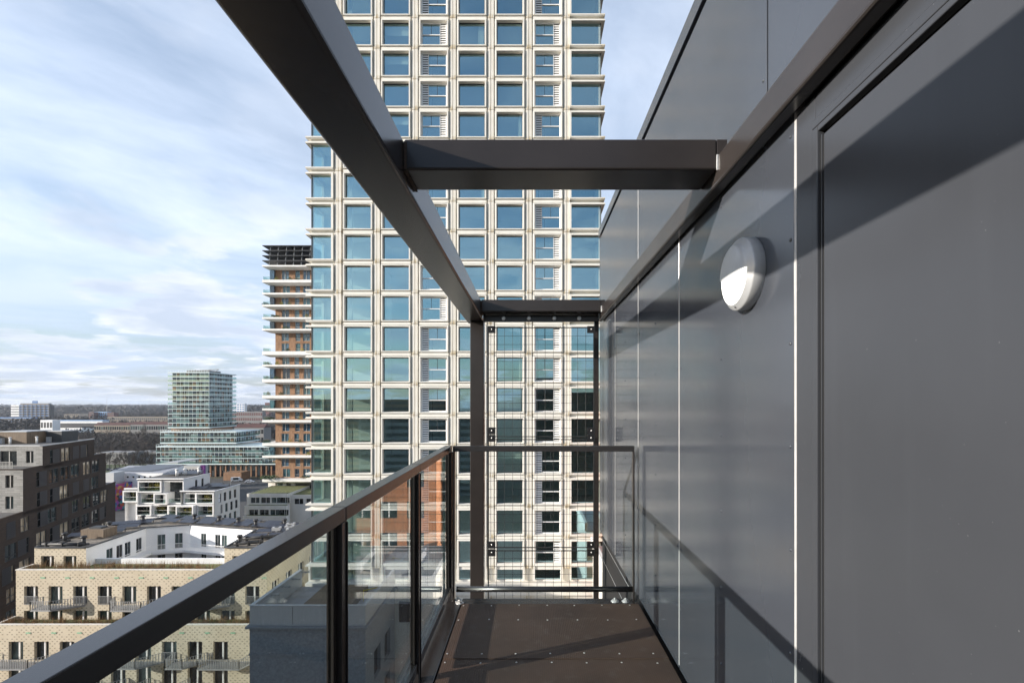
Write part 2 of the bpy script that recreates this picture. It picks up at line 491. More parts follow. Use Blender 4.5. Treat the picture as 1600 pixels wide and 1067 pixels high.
class MB:
    def __init__(s):
        s.v, s.f, s.m, s.mi, s.smooth = [], [], [], 0, False
        s.sm = []

    def _add(s, vs, fs):
        n = len(s.v)
        s.v += [tuple(p) for p in vs]
        for f in fs:
            s.f.append(tuple(i + n for i in f))
            s.m.append(s.mi)
            s.sm.append(s.smooth)
        return s

    def box(s, x0, x1, y0, y1, z0, z1):
        vs = [(x, y, z) for z in (z0, z1) for x, y in ((x0, y0), (x1, y0), (x1, y1), (x0, y1))]
        return s._add(vs, [(3, 2, 1, 0), (4, 5, 6, 7), (0, 1, 5, 4), (1, 2, 6, 5), (2, 3, 7, 6), (3, 0, 4, 7)])

    def obox(s, c, u, n, hu, hn, z0, z1):
        """upright box turned in plan: centre c, unit directions u and n"""
        pts = [(c[0] + u[0] * a * hu + n[0] * b * hn, c[1] + u[1] * a * hu + n[1] * b * hn) for a, b in ((-1, -1), (1, -1), (1, 1), (-1, 1))]
        if (u[0] * n[1] - u[1] * n[0]) < 0:
            pts.reverse()
        return s.prism(pts, z0, z1)

    def prism(s, pts, z0, z1, top=True, bottom=True):
        n = len(pts)
        vs = [(x, y, z0) for x, y in pts] + [(x, y, z1) for x, y in pts]
        fs = [(i, (i + 1) % n, n + (i + 1) % n, n + i) for i in range(n)]
        if bottom:
            fs.append(tuple(reversed(range(n))))
        if top:
            fs.append(tuple(range(n, 2 * n)))
        return s._add(vs, fs)

    def quad(s, *p):
        return s._add(p, [tuple(range(len(p)))])

    def tube(s, a, b, r, n=6, r2=None, caps=True):
        a, b = Vector(a), Vector(b)
        d = (b - a)
        if d.length < 1e-6:
            return s
        d.normalize()
        u = d.orthogonal().normalized()
        w = d.cross(u)
        r2 = r if r2 is None else r2
        vs = []
        for p, rr in ((a, r), (b, r2)):
            for i in range(n):
                t = 2 * math.pi * i / n
                vs.append(p + u * (math.cos(t) * rr) + w * (math.sin(t) * rr))
        fs = [(i, (i + 1) % n, n + (i + 1) % n, n + i) for i in range(n)]
        if caps:
            fs += [tuple(reversed(range(n))), tuple(range(n, 2 * n))]
        return s._add(vs, fs)

    def loft(s, rings):
        """rectangular rings (half width, half height, y) around the local y axis"""
        vs, fs = [], []
        for hw, hh, y in rings:
            vs += [(-hw, y, -hh), (hw, y, -hh), (hw, y, hh), (-hw, y, hh)]
        for k in range(len(rings) - 1):
            for i in range(4):
                a, b = k * 4 + i, k * 4 + (i + 1) % 4
                fs.append((a, b, b + 4, a + 4))
        return s._add(vs, fs)

    def revolve(s, prof, axis_pt, n=48, a0=0.0, a1=2 * math.pi, close=True):
        """profile (radius, x) turned round the local x axis through axis_pt; angle 0 = up"""
        vs, fs = [], []
        k = len(prof)
        steps = n if not close else n
        for i in range(steps + (0 if close else 1)):
            t = a0 + (a1 - a0) * i / steps
            for r, x in prof:
                vs.append((axis_pt[0] + x, axis_pt[1] + r * math.sin(t), axis_pt[2] + r * math.cos(t)))
        for i in range(steps):
            j = (i + 1) % steps if close else i + 1
            for q in range(k - 1):
                fs.append((i * k + q, i * k + q + 1, j * k + q + 1, j * k + q))
        return s._add(vs, fs)

    def facade(s, O, U, N, W, z0, z1, op, t, reveal=None):
        """wall sheet with real openings (u0,u1,za,zb) and reveals t deep"""
        us = sorted({0.0, W} | {min(max(q, 0), W) for o in op for q in o[:2]})
        zs = sorted({z0, z1} | {min(max(q, z0), z1) for o in op for q in o[2:]})
        P = lambda u, z, d=0.0: (O[0] + U[0] * u - N[0] * d, O[1] + U[1] * u - N[1] * d, z)
        for a, b in zip(zs, zs[1:]):
            zc = (a + b) / 2
            row = [o for o in op if o[2] < zc < o[3]]
            start = None
            for c, d in list(zip(us, us[1:])) + [(None, None)]:
                solid = c is not None and not any(o[0] < (c + d) / 2 < o[1] for o in row)
                if solid and start is None:
                    start = c
                if not solid and start is not None:
                    e = c if c is not None else W
                    s.quad(P(start, a), P(e, a), P(e, b), P(start, b))
                    start = None
        if reveal is not None:
            s.mi = reveal
        for u0, u1, a, b in op:
            s.quad(P(u0, a), P(u0, b), P(u0, b, t), P(u0, a, t))
            s.quad(P(u1, a, t), P(u1, b, t), P(u1, b), P(u1, a))
            s.quad(P(u0, a), P(u0, a, t), P(u1, a, t), P(u1, a))
            s.quad(P(u0, b, t), P(u0, b), P(u1, b), P(u1, b, t))
        s.mi = 0
        return s

    def mesh(s, name, mats, off=(0, 0, 0)):
        me = bpy.data.meshes.new(name)
        ox, oy, oz = off
        me.from_pydata([(x - ox, y - oy, z - oz) for x, y, z in s.v], [], s.f)
        for m in (mats if isinstance(mats, (list, tuple)) else [mats]):
            me.materials.append(M[m])
        me.polygons.foreach_set('material_index', s.m)
        me.polygons.foreach_set('use_smooth', s.sm)
        me.update()
        return me


def tag(o, label=None, cat=None, group=None, kind=None):
    for k, v in (('label', label), ('category', cat), ('group', group), ('kind', kind)):
        if v:
            o[k] = v
    return o


def thing(name, loc, label, cat, group=None, rz=0.0):
    o = bpy.data.objects.new(name, None)
    o.empty_display_size = 0.3
    COL.objects.link(o)
    o.location = loc
    o.rotation_euler = (0, 0, rz)
    return tag(o, label, cat, group)


def offset(o):
    v = Vector((0, 0, 0))
    while o is not None:
        v += o.location
        o = o.parent
    return v


def part(name, mb, mats, parent=None, local=False, bevel=0.0, seg=2):
    """one mesh object; world coordinates unless local"""
    off = (0, 0, 0) if (local or parent is None) else tuple(offset(parent))
    o = bpy.data.objects.new(name, mb.mesh(name, mats, off))
    COL.objects.link(o)
    if parent is not None:
        o.parent = parent
    if bevel:
        b = o.modifiers.new("bevel", 'BEVEL')
        b.width = bevel
        b.segments = seg
        b.limit_method = 'ANGLE'
        b.angle_limit = R(40)
    return o


def inst(name, me, parent, loc, rz=0.0, rot=None):
    """a further object on a shared mesh, loc in world (parents must not be turned) """
    o = bpy.data.objects.new(name, me)
    COL.objects.link(o)
    if parent is not None:
        o.parent = parent
        loc = Vector(loc) - offset(parent)
    o.location = loc
    o.rotation_euler = rot or (0, 0, rz)
    return o


def sub(name, me, parent, loc=(0, 0, 0)):
    o = bpy.data.objects.new(name, me)
    COL.objects.link(o)
    o.parent = parent
    o.location = loc
    return o


def copy_tree(o, parent=None):
    c = o.copy()
    COL.objects.link(c)
    c.parent = parent
    for ch in list(o.children):
        copy_tree(ch, c)
    return c


def px(x, D):
    return (x - CX) / F * D


def pz(y, D):
    return ZC + (CY - y) / F * D


def structure(name, mb, mats):
    o = part(name, mb, mats)
    o['kind'] = 'structure'
    return o


# ------------------------------------------------------------------ the ground
g = MB()
g.box(-6900, 3900, -3900, 8900, -2.0, 0.0)
structure("ground", g, 'ground')
g = MB()
g.quad((-150, -60, .004), (60, -60, .004), (60, 170, .004), (-150, 170, .004))
structure("pavement", g, 'paving')
g = MB()
g.quad((-180, 170.5, .008), (-95, 170.5, .008), (-95, 268, .008), (-180, 268, .008))
g.quad((-94.9, 140, .012), (-84, 140, .012), (-84, 262, .012), (-94.9, 262, .012))
structure("road", g, 'asphalt')
g = MB()
g.quad((-330, 230, .016), (-214, 230, .016), (-214, 330, .016), (-330, 330, .016))
structure("lawn", g, 'grass')

# ------------------------------------------------------------------ the clad penthouse block the balcony hangs on (turned half a degree)
WX, WR = 0.883, 0.0086
host = thing("penthouse_block", (WX, 0, 0), "slate grey clad building wall with a flush door, filling the right side of the photo", "building", rz=WR)
DZ = ZC                      # local z = world z


def Wl(mb, name, mats, parent=None, **k):
    return part(name, mb, mats, parent or host, local=True, **k)


b = MB()
b.box(0.03, 14, -14, 5.84, 0, ZC + 2.02)
Wl(b, "wall", 'gasket')
b = MB()
b.box(-.012, .34, -14, 5.87, ZC + 2.0, ZC + 2.095)
Wl(b, "coping", 'cladu', bevel=.004)
GAP = .009
joints = [1.587, 2.80, 3.83, 4.83, 5.85]
zlo, zup, ztop = ZC - 1.535, ZC + 1.02, ZC + 1.975
riv = MB()
riv.smooth = True
riv.revolve([(0, -.0045), (.0032, -.004), (.0058, -.0018), (.0064, 0.001)], (0, 0, 0), 10)
riv_me = riv.mesh("rivet", 'clad')
panels = []
spans = list(zip(joints, joints[1:]))
for y0, y1 in spans:
    q = MB()
    q.box(0, .02, y0 + GAP, y1 - GAP, zlo, zup - .004)
    p_ = Wl(q, "cladding_panel", 'clad', bevel=.0012, seg=1)
    for yy in (y0 + .03, (y0 + y1) / 2, y1 - .03):
        for k in range(-4, 3):
            sub("rivet", riv_me, p_, (0, yy, ZC + .199 + .345 * k))
q = MB()
q.box(0, .02, -14, .30, zlo, zup - .004)
Wl(q, "cladding_panel", 'clad')
for y0, y1 in ((-14, 1.773), (1.773, 3.83), (3.83, 5.85)):
    q = MB()
    q.box(0, .02, y0 + GAP * .6, y1 - GAP * .6, zup + .004, ztop)
    p_ = Wl(q, "cladding_panel", 'cladu', bevel=.0012, seg=1)
    if y0 > 0:
        for yy in (y0 + .03, y1 - .03):
            for k in range(0, 3):
                sub("rivet", riv_me, p_, (0, yy, ZC + 1.2 + .345 * k))
for y in joints[:-1]:
    q = MB()
    q.box(-.0005, .028, y - GAP + .003, y + GAP - .003, zlo + .02, zup)
    Wl(q, "joint_strip", 'alu')
q = MB()
q.box(-.0005, .028, 3.83 - .007, 3.83 + .007, zup + .006, ztop - .01)
Wl(q, "joint_strip", 'alu')
# door: frame, rebate and leaf
d = thing("door", (0, 0, 0), None, None)
d.parent = host
fr = MB()
yA, yB, zT = .36, 1.578, ZC + .938
fr.box(-.002, .024, 1.475, yB, zlo, zT)
fr.box(-.002, .024, yA, yA + .1, zlo, zT)
fr.box(-.002, .024, yA + .1, 1.475, ZC + .822, zT)
part("frame", fr, 'door', d, local=True, bevel=.003)
fr = MB()
fr.box(-.0045, .02, 1.462, 1.490, zlo, ZC + .838)
fr.box(-.0045, .02, yA + .09, 1.490, ZC + .8385, ZC + .866)
part("frame_rim", fr, 'door', d, local=True, bevel=.003)
fr = MB()
fr.box(.006, .026, 1.437, 1.462, zlo, ZC + .80)
part("gasket", fr, 'gasket', d, local=True)
fr = MB()
fr.box(.002, .007, 1.4485, 1.4515, zlo, ZC + .806)
part("edge_strip", fr, 'door', d, local=True)
fr = MB()
fr.box(.0, .022, .47, 1.437, zlo + .012, ZC + .800)
part("leaf", fr, 'door', d, local=True, bevel=.003)
# dark hand-lever on the hidden side of the leaf
fr = MB()
fr.tube((0, .56, ZC - .5), (-.05, .56, ZC - .5), .01, 10)
fr.tube((-.05, .55, ZC - .5), (-.05, .69, ZC - .5), .009, 10)
part("handle", fr, 'zinc', d, local=True)

# round wall lamp
lamp = thing("wall_lamp", (WX - .0086 * 1.924, 1.924, ZC + .51), "round grey bulkhead lamp with a lit white lower half, on the clad wall", "lamp", rz=WR)
h = MB()
h.smooth = True
h.revolve([(.1400, 0), (.1415, -0.0024), (.1415, -0.0400), (.139, -0.0448), (.134, -0.0472), (.122, -0.0592), (.1195, -0.0608)], (0, 0, 0), 64)
part("housing", h, 'lampgrey', lamp, local=True)
h = MB()
h.smooth = True
T0 = math.pi / 2
h.revolve([(.1195, -0.0604), (.117, -0.0640), (.107, -0.0712), (.085, -0.0752), (.045, -0.0776), (.0, -0.0784)], (0, 0, 0), 32, -T0, T0, False)
h.smooth = False
prof = [(.1195, -0.0604), (.117, -0.0640), (.107, -0.0712), (.085, -0.0752), (.045, -0.0776), (.0, -0.0784)]
h.quad(*[(x, r, 0) for r, x in prof], *[(x, -r, 0) for r, x in reversed(prof[:-1])])
part("hood", h, 'lampgrey', lamp, local=True)
h = MB()
h.smooth = True
h.revolve([(.1192, -0.0596), (.110, -0.0640), (.08, -0.0672), (.04, -0.0688), (.0, -0.0692)], (0, 0, -.0005), 32, T0, 3 * T0, False)
part("lens", h, 'lens', lamp, local=True)
h = MB()
h.smooth = True
for a in (R(82), R(180)):
    cy, cz = .129 * math.sin(a), .129 * math.cos(a)
    h.revolve([(0, -0.0548), (.004, -0.0548), (.0045, -0.0512)], (0, cy, cz), 10)
part("screw", h, 'black', lamp, local=True)

# ------------------------------------------------------------------ steel frame over the balcony
frame = thing("pergola", (-.65, 5.8, ZC - 3.0), "bronze grey steel frame of box beams and a post standing over the balcony", "pergola")
LX0, LX1, LZ0, LZ1 = -.754, -.546, ZC + .948, ZC + 1.133
b = MB()
b.box(LX0, LX1, -3.0, 5.80, LZ0, LZ1)
part("long_beam", b, 'steel', frame, bevel=.018, seg=4)
wx = lambda y: WX - WR * y
b = MB()
b._add([(wx(-3) - .064, -3, ZC + .943), (wx(-3) - .004, -3, ZC + .943), (wx(5.62) - .004, 5.62, ZC + .943), (wx(5.62) - .064, 5.62, ZC + .943),
        (wx(-3) - .064, -3, ZC + 1.066), (wx(-3) - .004, -3, ZC + 1.066), (wx(5.62) - .004, 5.62, ZC + 1.066), (wx(5.62) - .064, 5.62, ZC + 1.066)],
       [(3, 2, 1, 0), (4, 5, 6, 7), (0, 1, 5, 4), (1, 2, 6, 5), (2, 3, 7, 6), (3, 0, 4, 7)])
part("wall_beam", b, 'steel', frame, bevel=.012, seg=3)
for y0, y1 in ((2.074, 2.28), (5.297, 5.50)):
    b = MB()
    xe = wx(y0) - .066
    b.box(LX1 + .001, xe, y0, y1, ZC + 1.001, ZC + 1.133)
    cb_ = part("cross_beam", b, 'steel', frame, bevel=.009, seg=3)
    w_ = MB()
    w_.box(LX1 + .001, LX1 + .013, y0 - .006, y0 - .0005, ZC + 1.0, ZC + 1.12)
    w_.box(LX1 + .001, LX1 + .013, y0 + .005, y1, ZC + .993, ZC + .9995)
    part("weld", w_, 'rust', cb_, bevel=.002)
    w_ = MB()
    w_.box(xe - .004, xe + .005, y0 - .006, y0 - .0005, ZC + .996, ZC + 1.064)
    part("weld", w_, 'zinc', cb_, bevel=.0025)
    w_ = MB()
    w_.box(xe + .0005, xe + .045, y0 + .002, y1 - .002, ZC + 1.0685, ZC + 1.1315)
    part("cap_plate", w_, 'steel', cb_, bevel=.002)
b = MB()
b.box(-.705, -.546, 5.60, 5.76, ZC - 3.0, LZ0 - .001)
part("post", b, 'steel', frame, bevel=.010, seg=3)
b = MB()
b.box(.728, .778, 5.53, 5.60, ZC - 3.0, ZC + .942)
part("post", b, 'steel', frame, bevel=.004)

# ------------------------------------------------------------------ wire mesh screen at the end
scr = thing("wire_mesh_screen", (.117, 5.49, ZC - 2.9), "dark wire mesh safety screen of three panels bolted under the far cross beam", "mesh screen")
b = MB()
b.box(-.540, .770, 5.470, 5.478, ZC + .921, ZC + 1.0)
b.box(-.540, .770, 5.4785, 5.51, ZC + .921, ZC + .929)
part("header_plate", b, 'steel', scr, bevel=.002)
bo = MB()
bo.smooth = True
bo.tube((0, -.006, 0), (0, 0, 0), .024, 20)
bo.smooth = False
bo.tube((0, -.018, 0), (0, -.0061, 0), .0165, 6)
bo_me = bo.mesh("bolt", 'zinc')
for x in (787, 826.5, 866, 905):
    inst("bolt", bo_me, scr, (px(x, 5.47), 5.4695, ZC + .958))
MX0, MX1 = px(763, 5.49), px(928, 5.49)
for zt, zb in ((pz(512, 5.49), pz(682, 5.49)), (pz(686.5, 5.49), pz(855, 5.49)), (pz(860, 5.49), pz(1032, 5.49))):
    b = MB()
    for x in (MX0, MX1):
        b.box(x - .007, x + .007, 5.483, 5.497, zb, zt)
    for z in (zt, zb):
        b.box(MX0 + .0071, MX1 - .0071, 5.484, 5.496, z - .005, z + .005)
    mp = part("mesh_panel", b, 'wire', scr)
    b = MB()
    n = 13
    for i in range(1, n):
        x = MX0 + (MX1 - MX0) * i / n
        b.tube((x, 5.4895, zb), (x, 5.4895, zt), .0021, 5, caps=False)
    n = int(round((zt - zb) / .0925))
    for i in range(1, n):
        z = zb + (zt - zb) * i / n
        b.tube((MX0, 5.4945, z), (MX1, 5.4945, z), .0021, 5, caps=False)
    part("wire", b, 'wire', mp)
br = MB()
br.box(-.044, .044, -.006, 0, -.040, .040)
br_me = br.mesh("bracket", 'black')
sc_ = MB()
sc_.smooth = True
sc_.tube((0, -.012, 0), (0, -.0062, 0), .0085, 10)
sc_me = sc_.mesh("bolt", 'zinc')
for yy in (515, 673, 684.5, 851, 863, 1028):
    for x in (768, 923.5):
        o = inst("bracket", br_me, scr, (px(x, 5.48), 5.481, pz(yy, 5.48)))
        sub("bolt", sc_me, o, (0.004, 0, 0.004))

# ------------------------------------------------------------------ the deck
FZ = ZC - 1.55
deck = thing("balcony_deck", (.15, 1.0, FZ - .3), "brown ribbed balcony floor plates screwed down between glass railing and clad wall", "balcony floor")
scw = MB()
scw.smooth = True
scw.tube((0, 0, 0), (0, 0, .002), .0062, 12, .005)
scw_me = scw.mesh("screw", 'zinc')
edges = [-2.0, -.5, 1.0, 2.936, 3.735]
for i, (y0, y1) in enumerate(zip(edges, edges[1:])):
    dz = 0.0 if i == 3 else -.004
    b = MB()
    x0, xa, xb = -.535, wx(y0) - .020, wx(y1) - .020
    b.prism([(x0, y0 + .001), (xa, y0 + .001), (xb, y1 - .001), (x0, y1 - .001)], FZ + dz - .012, FZ + dz)
    pl = part("floor_plate", b, 'deck', deck)
    rows = (y0 + .06, 3.46, y1 - .03) if i == 3 else (y0 + .04, (y0 + y1) / 2, y1 - .04)
    for r_ in rows:
        for k in range(7):
            x = -.515 + .2126 * k + rnd.uniform(-.004, .004)
            if x < xb - .03:
                inst("screw", scw_me, pl, (x, r_ + rnd.uniform(-.006, .006), FZ + dz))
b = MB()
b.box(-.70, -.545, -2.0, 3.80, FZ - .20, FZ - .006)
part("edge_beam", b, 'steel', deck, bevel=.006)
b = MB()
b.box(-.544, .84, 3.738, 3.86, FZ - .16, FZ - .008)
part("edge_beam", b, 'steel', deck, bevel=.004)
b = MB()
b.box(-.54, .845, -2.0, 3.73, FZ - .12, FZ - .018)
part("support_frame", b, 'black', deck)

# ------------------------------------------------------------------ glass railing along the left side
rl = thing("glass_railing", (-.65, 1.5, FZ - .03), "dark metal railing with clear glass panes running along the left of the balcony", "railing")
hz = lambda y: ZC - .360 + .006 * y
RX0, RX1 = -.679, -.624
pd = [.52, 1.632, 2.722, 3.84]
ends = [-1.2] + pd
for a, e in zip(ends, ends[1:]):
    b = MB()
    y0, y1 = a + .003, e - .003
    b._add([(RX0, y0, hz(y0) - .047), (RX1, y0, hz(y0) - .047), (RX1, y1, hz(y1) - .047), (RX0, y1, hz(y1) - .047),
            (RX0, y0, hz(y0)), (RX1, y0, hz(y0)), (RX1, y1, hz(y1)), (RX0, y1, hz(y1))],
           [(3, 2, 1, 0), (4, 5, 6, 7), (0, 1, 5, 4), (1, 2, 6, 5), (2, 3, 7, 6), (3, 0, 4, 7)])
    part("handrail", b, 'rail', rl, bevel=.0025)
    b = MB()
    b.box(-.672, -.628, y0 + .03, y1 - .04, ZC - 1.492, ZC - 1.440)
    part("bottom_rail", b, 'rail', rl, bevel=.003)
    b = MB()
    b.box(-.655, -.645, y0 + .012, y1 - .045, ZC - 1.438, hz(y0) - .049)
    part("glass_pane", b, 'railglass', rl)
    for yy in (y0 + .018, y1 - .065):
        b = MB()
        b.box(-.662, -.6555, yy, yy + .022, ZC - 1.438, hz(yy) - .05)
        b.box(-.6445, -.638, yy, yy + .022, ZC - 1.438, hz(yy) - .05)
        part("glazing_bead", b, 'steel', rl, bevel=.001)
for e in pd:
    b = MB()
    b.box(-.672, -.622, e - .04, e - .004, FZ - .05, hz(e) - .0475)
    part("post", b, 'rail', rl, bevel=.002)
    b = MB()
    b.box(-.675, -.618, e - .002, e + .002, FZ - .02, hz(e) - .05)
    part("packer", b, 'black', rl)

# end railing
er = thing("end_railing", (.10, 3.81, FZ - .02), "dark tube railing closing the far end of the balcony, in front of the mesh screen", "railing")
b = MB()
b.box(-.612, .812, 3.788, 3.832, ZC - .381, ZC - .337)
part("top_rail", b, 'rail', er, bevel=.003)
b = MB()
b.box(.800, .813, 3.783, 3.836, FZ - .005, ZC - .3815)
part("post", b, 'steel', er, bevel=.002)
b = MB()
b.smooth = True
b.tube((-.585, 3.81, ZC - 1.466), (.799, 3.81, ZC - 1.466), .0215, 16)
part("bottom_rail", b, 'rail', er)
b = MB()
b.box(-.612, -.598, 3.785, 3.835, FZ - .005, ZC - .3815)
part("post", b, 'steel', er, bevel=.002)
nut = MB()
nut.smooth = True
nut.tube((0, 0, 0), (0, 0, .004), .031, 20)
nut.smooth = False
nut.tube((0, 0, .0041), (0, 0, .016), .019, 6)
nut.smooth = True
nut.tube((0, 0, .0161), (0, 0, .026), .009, 10)
nut_me = nut.mesh("anchor_bolt", 'zinc')
for x, y in ((-.555, 3.765), (-.575, 3.815), (.66, 3.80), (.745, 3.80)):
    inst("anchor_bolt", nut_me, er, (x, y, FZ - .008))
for z, lab in ((1.50, "thin bright steel cable, the upper of two running along the clad wall foot"),
               (1.71, "thin bright steel cable, the lower of two running along the clad wall foot")):
    b = MB()
    b.smooth = True
    b.tube((.795, 3.87, ZC - z + .01), (.782, 5.70, ZC - z), .0015, 8)
    o = part("steel_cable", b, 'zinc')
    tag(o, lab, "cable", "steel cables at the wall foot")

# ------------------------------------------------------------------ the white gridded tower
TD = 49.0
PM = F / TD
tower = thing("residential_tower", (-7.6, 58, 0), "tall cream tower of square framed windows rising past the top of the photo", "tower")
TX0, TX1, BAY, FH = -22.42, 7.17, 3.861, 3.105
WY = TD + .35                          # wall plane behind the frames
zb = lambda n: ZC + 36.37 - FH * n     # glass bottom of row n (0 = second row seen)
xk = lambda k: -17.59 + BAY * (k - 1)
ROWS = list(range(-3, 19))
ZT, ZBASE = zb(-3) + 3.0, ZC - 18.15
GW, GH = 2.60, 2.38
op = []
for n in ROWS:
    z0 = zb(n) if n < 18 else ZC - 18.0
    z1 = zb(n) + GH if n < 18 else ZC - 16.5
    for k in range(1, 7):
        op.append((xk(k) - GW / 2 - TX0, xk(k) + GW / 2 - TX0, z0, z1))
    op.append((0.06, -20.28 - TX0, z0, z1))
    op.append((4.12 - TX0, TX1 - TX0 - .06, z0, z1))
b = MB()
b.facade((TX0, WY), (1, 0), (0, -1), TX1 - TX0, ZBASE, ZT, op, .25)
# left side wall, real openings so that the low sun reaches the corner rooms
opl = []
for n in ROWS[:-1]:
    for a, e in ((.5, 22.2), (23.1, 25.0)):
        pass
    opl.append((25 - 2.4, 25 - .08, zb(n), zb(n) + GH))
    opl.append((25 - 5.6, 25 - 3.2, zb(n), zb(n) + GH))
b.facade((TX0, WY + 25), (0, -1), (-1, 0), 25, ZBASE, ZT, opl, .25)
b.facade((TX1, WY), (0, 1), (1, 0), 25, ZBASE, ZT, [(.08, 2.4, zb(n), zb(n) + GH) for n in ROWS[:-1]], .25)
b.quad((TX0, WY + 25, ZBASE), (TX1, WY + 25, ZBASE), (TX1, WY + 25, ZT), (TX0, WY + 25, ZT))
b.quad((TX0, WY, ZT), (TX1, WY, ZT), (TX1, WY + 25, ZT), (TX0, WY + 25, ZT))
# pilaster ribs either side of each vertical joint
for k in range(0, 7):
    xm = xk(k) + BAY / 2 if k not in (0,) else (-20.28 + xk(1) - GW / 2) / 2
    for n in ROWS[:-1]:
        za, zz = zb(n) - .36, zb(n) + FH - .40
        b.box(xm - .30, xm - .025, WY - .25, WY - .002, za, zz)
        b.box(xm + .025, xm + .30, WY - .265, WY - .002, za, zz)
for n in ROWS[:-1]:
    for k in range(1, 7):
        b.box(xk(k) - 1.50, xk(k) + 1.50, WY - .22, WY - .002, zb(n) - .50, zb(n) - .225)
part("facade", b, 'precast', tower)
# inside: floors, back walls and partitions
rc = random.Random(31)
b = MB()
b.mi = 0
for n in ROWS:
    z = zb(n)
    b.box(TX0 + .28, TX1 - .28, WY + .26, WY + 9, z - .40, z - .03)
    zt = z + FH - .42
    b.box(TX0 + .3, -15.75, WY + 3.0, WY + 3.15, z - .02, zt)          # back of the corner room
    b.box(-15.74, TX1 - .3, WY + 4.6, WY + 4.75, z - .02, zt)
    for xw in (-15.74, -11.85, -8.0, -4.15, -.29, 3.57):
        b.box(xw, xw + .14, WY + .3, WY + 4.58, z - .02, zt)
    b.box(-19.0, -18.65, WY + 1.0, WY + 1.35, z - .02, zt)
    for k in range(1, 7):                                            # curtains and roller blinds here and there
        q_ = rc.random()
        if q_ < .16:
            w_ = rc.uniform(.3, .8)
            x_ = xk(k) - 1.28 if rc.random() < .5 else xk(k) + 1.28 - w_
            for e_ in range(int(w_ / .1)):
                b.box(x_ + e_ * .1, x_ + e_ * .1 + .085, WY + .38 + .03 * (e_ % 2), WY + .41 + .03 * (e_ % 2), z, zt - .05)
        elif q_ < .24:
            b.box(xk(k) - 1.28, xk(k) + 1.28, WY + .36, WY + .38, z + 2.5 - rc.uniform(.4, 1.3), zt - .05)
part("interior", b, 'room', tower)

# window surrounds
LR = [(1.53, 1.385, 0), (1.50, 1.36, -.26), (1.465, 1.325, -.35), (1.345, 1.24, -.35), (GW / 2, GH / 2, -.02)]
m_ = MB()
m_.loft(LR)
m_.mi = 1
m_.loft([(GW / 2, GH / 2, -.021), (GW / 2, GH / 2, .05), (GW / 2 - .05, GH / 2 - .05, .05), (GW / 2 - .05, GH / 2 - .05, .10)])
win_me = m_.mesh("window", ['precast', 'frame'])
m_ = MB()
m_.box(-GW / 2 + .03, GW / 2 - .03, .075, .095, -GH / 2 + .03, GH / 2 - .03)
pane_me = m_.mesh("pane", 'towerglass')
# loggia windows: white inner frame, cross bar, louvre to one side
lg = {}
for sgn in (-1, 1):
    m_ = MB()
    m_.loft(LR)
    m_.mi = 1
    m_.loft([(GW / 2, GH / 2, -.022), (GW / 2 - .10, GH / 2 - .10, -.02), (GW / 2 - .10, GH / 2 - .10, .10)])
    xa, xb = (-GW / 2 + .10, GW / 2 - .72) if sgn > 0 else (-GW / 2 + .72, GW / 2 - .10)
    m_.box(xa, xb, -.01, .05, -.06, .03)
    m_.mi = 2
    m_.box((xa + xb) / 2 - .02, (xa + xb) / 2 + .02, .06, .09, .03, GH / 2 - .1)
    m_.box(xa + .25, xa + .29, .5, .6, -GH / 2, .0)
    f_me = m_.mesh("window", ['precast', 'white', 'frame'])
    m_ = MB()
    la, lb = (xb + .04, GW / 2 - .12) if sgn > 0 else (-GW / 2 + .12, xa - .04)
    nsl = 9
    for i in range(nsl):
        z = -GH / 2 + .14 + (GH - .28) * (i + .5) / nsl
        m_._add([(la, -.02, z - .09), (lb, -.02, z - .09), (lb, .03, z + .065), (la, .03, z + .065),
                 (la, -.005, z - .102), (lb, -.005, z - .102), (lb, .045, z + .053), (la, .045, z + .053)],
                [(0, 1, 2, 3), (7, 6, 5, 4), (0, 4, 5, 1), (1, 5, 6, 2), (2, 6, 7, 3), (3, 7, 4, 0)])
    m_.box(la - .04, la, -.03, .06, -GH / 2 + .1, GH / 2 - .1)
    m_.box(lb, lb + .04, -.03, .06, -GH / 2 + .1, GH / 2 - .1)
    m_.mi = 1
    m_.box(la - .03, lb + .03, .062, .072, -GH / 2 + .1, GH / 2 - .1)  # black sheet added behind the slats to paint their gaps dark
    l_me = m_.mesh("louvre", ['white', 'black'])
    m_ = MB()
    m_.box(xa, xb, .075, .09, -GH / 2 + .1, GH / 2 - .1)
    p_me = m_.mesh("pane", 'towerglass')
    lg[sgn] = (f_me, l_me, p_me)
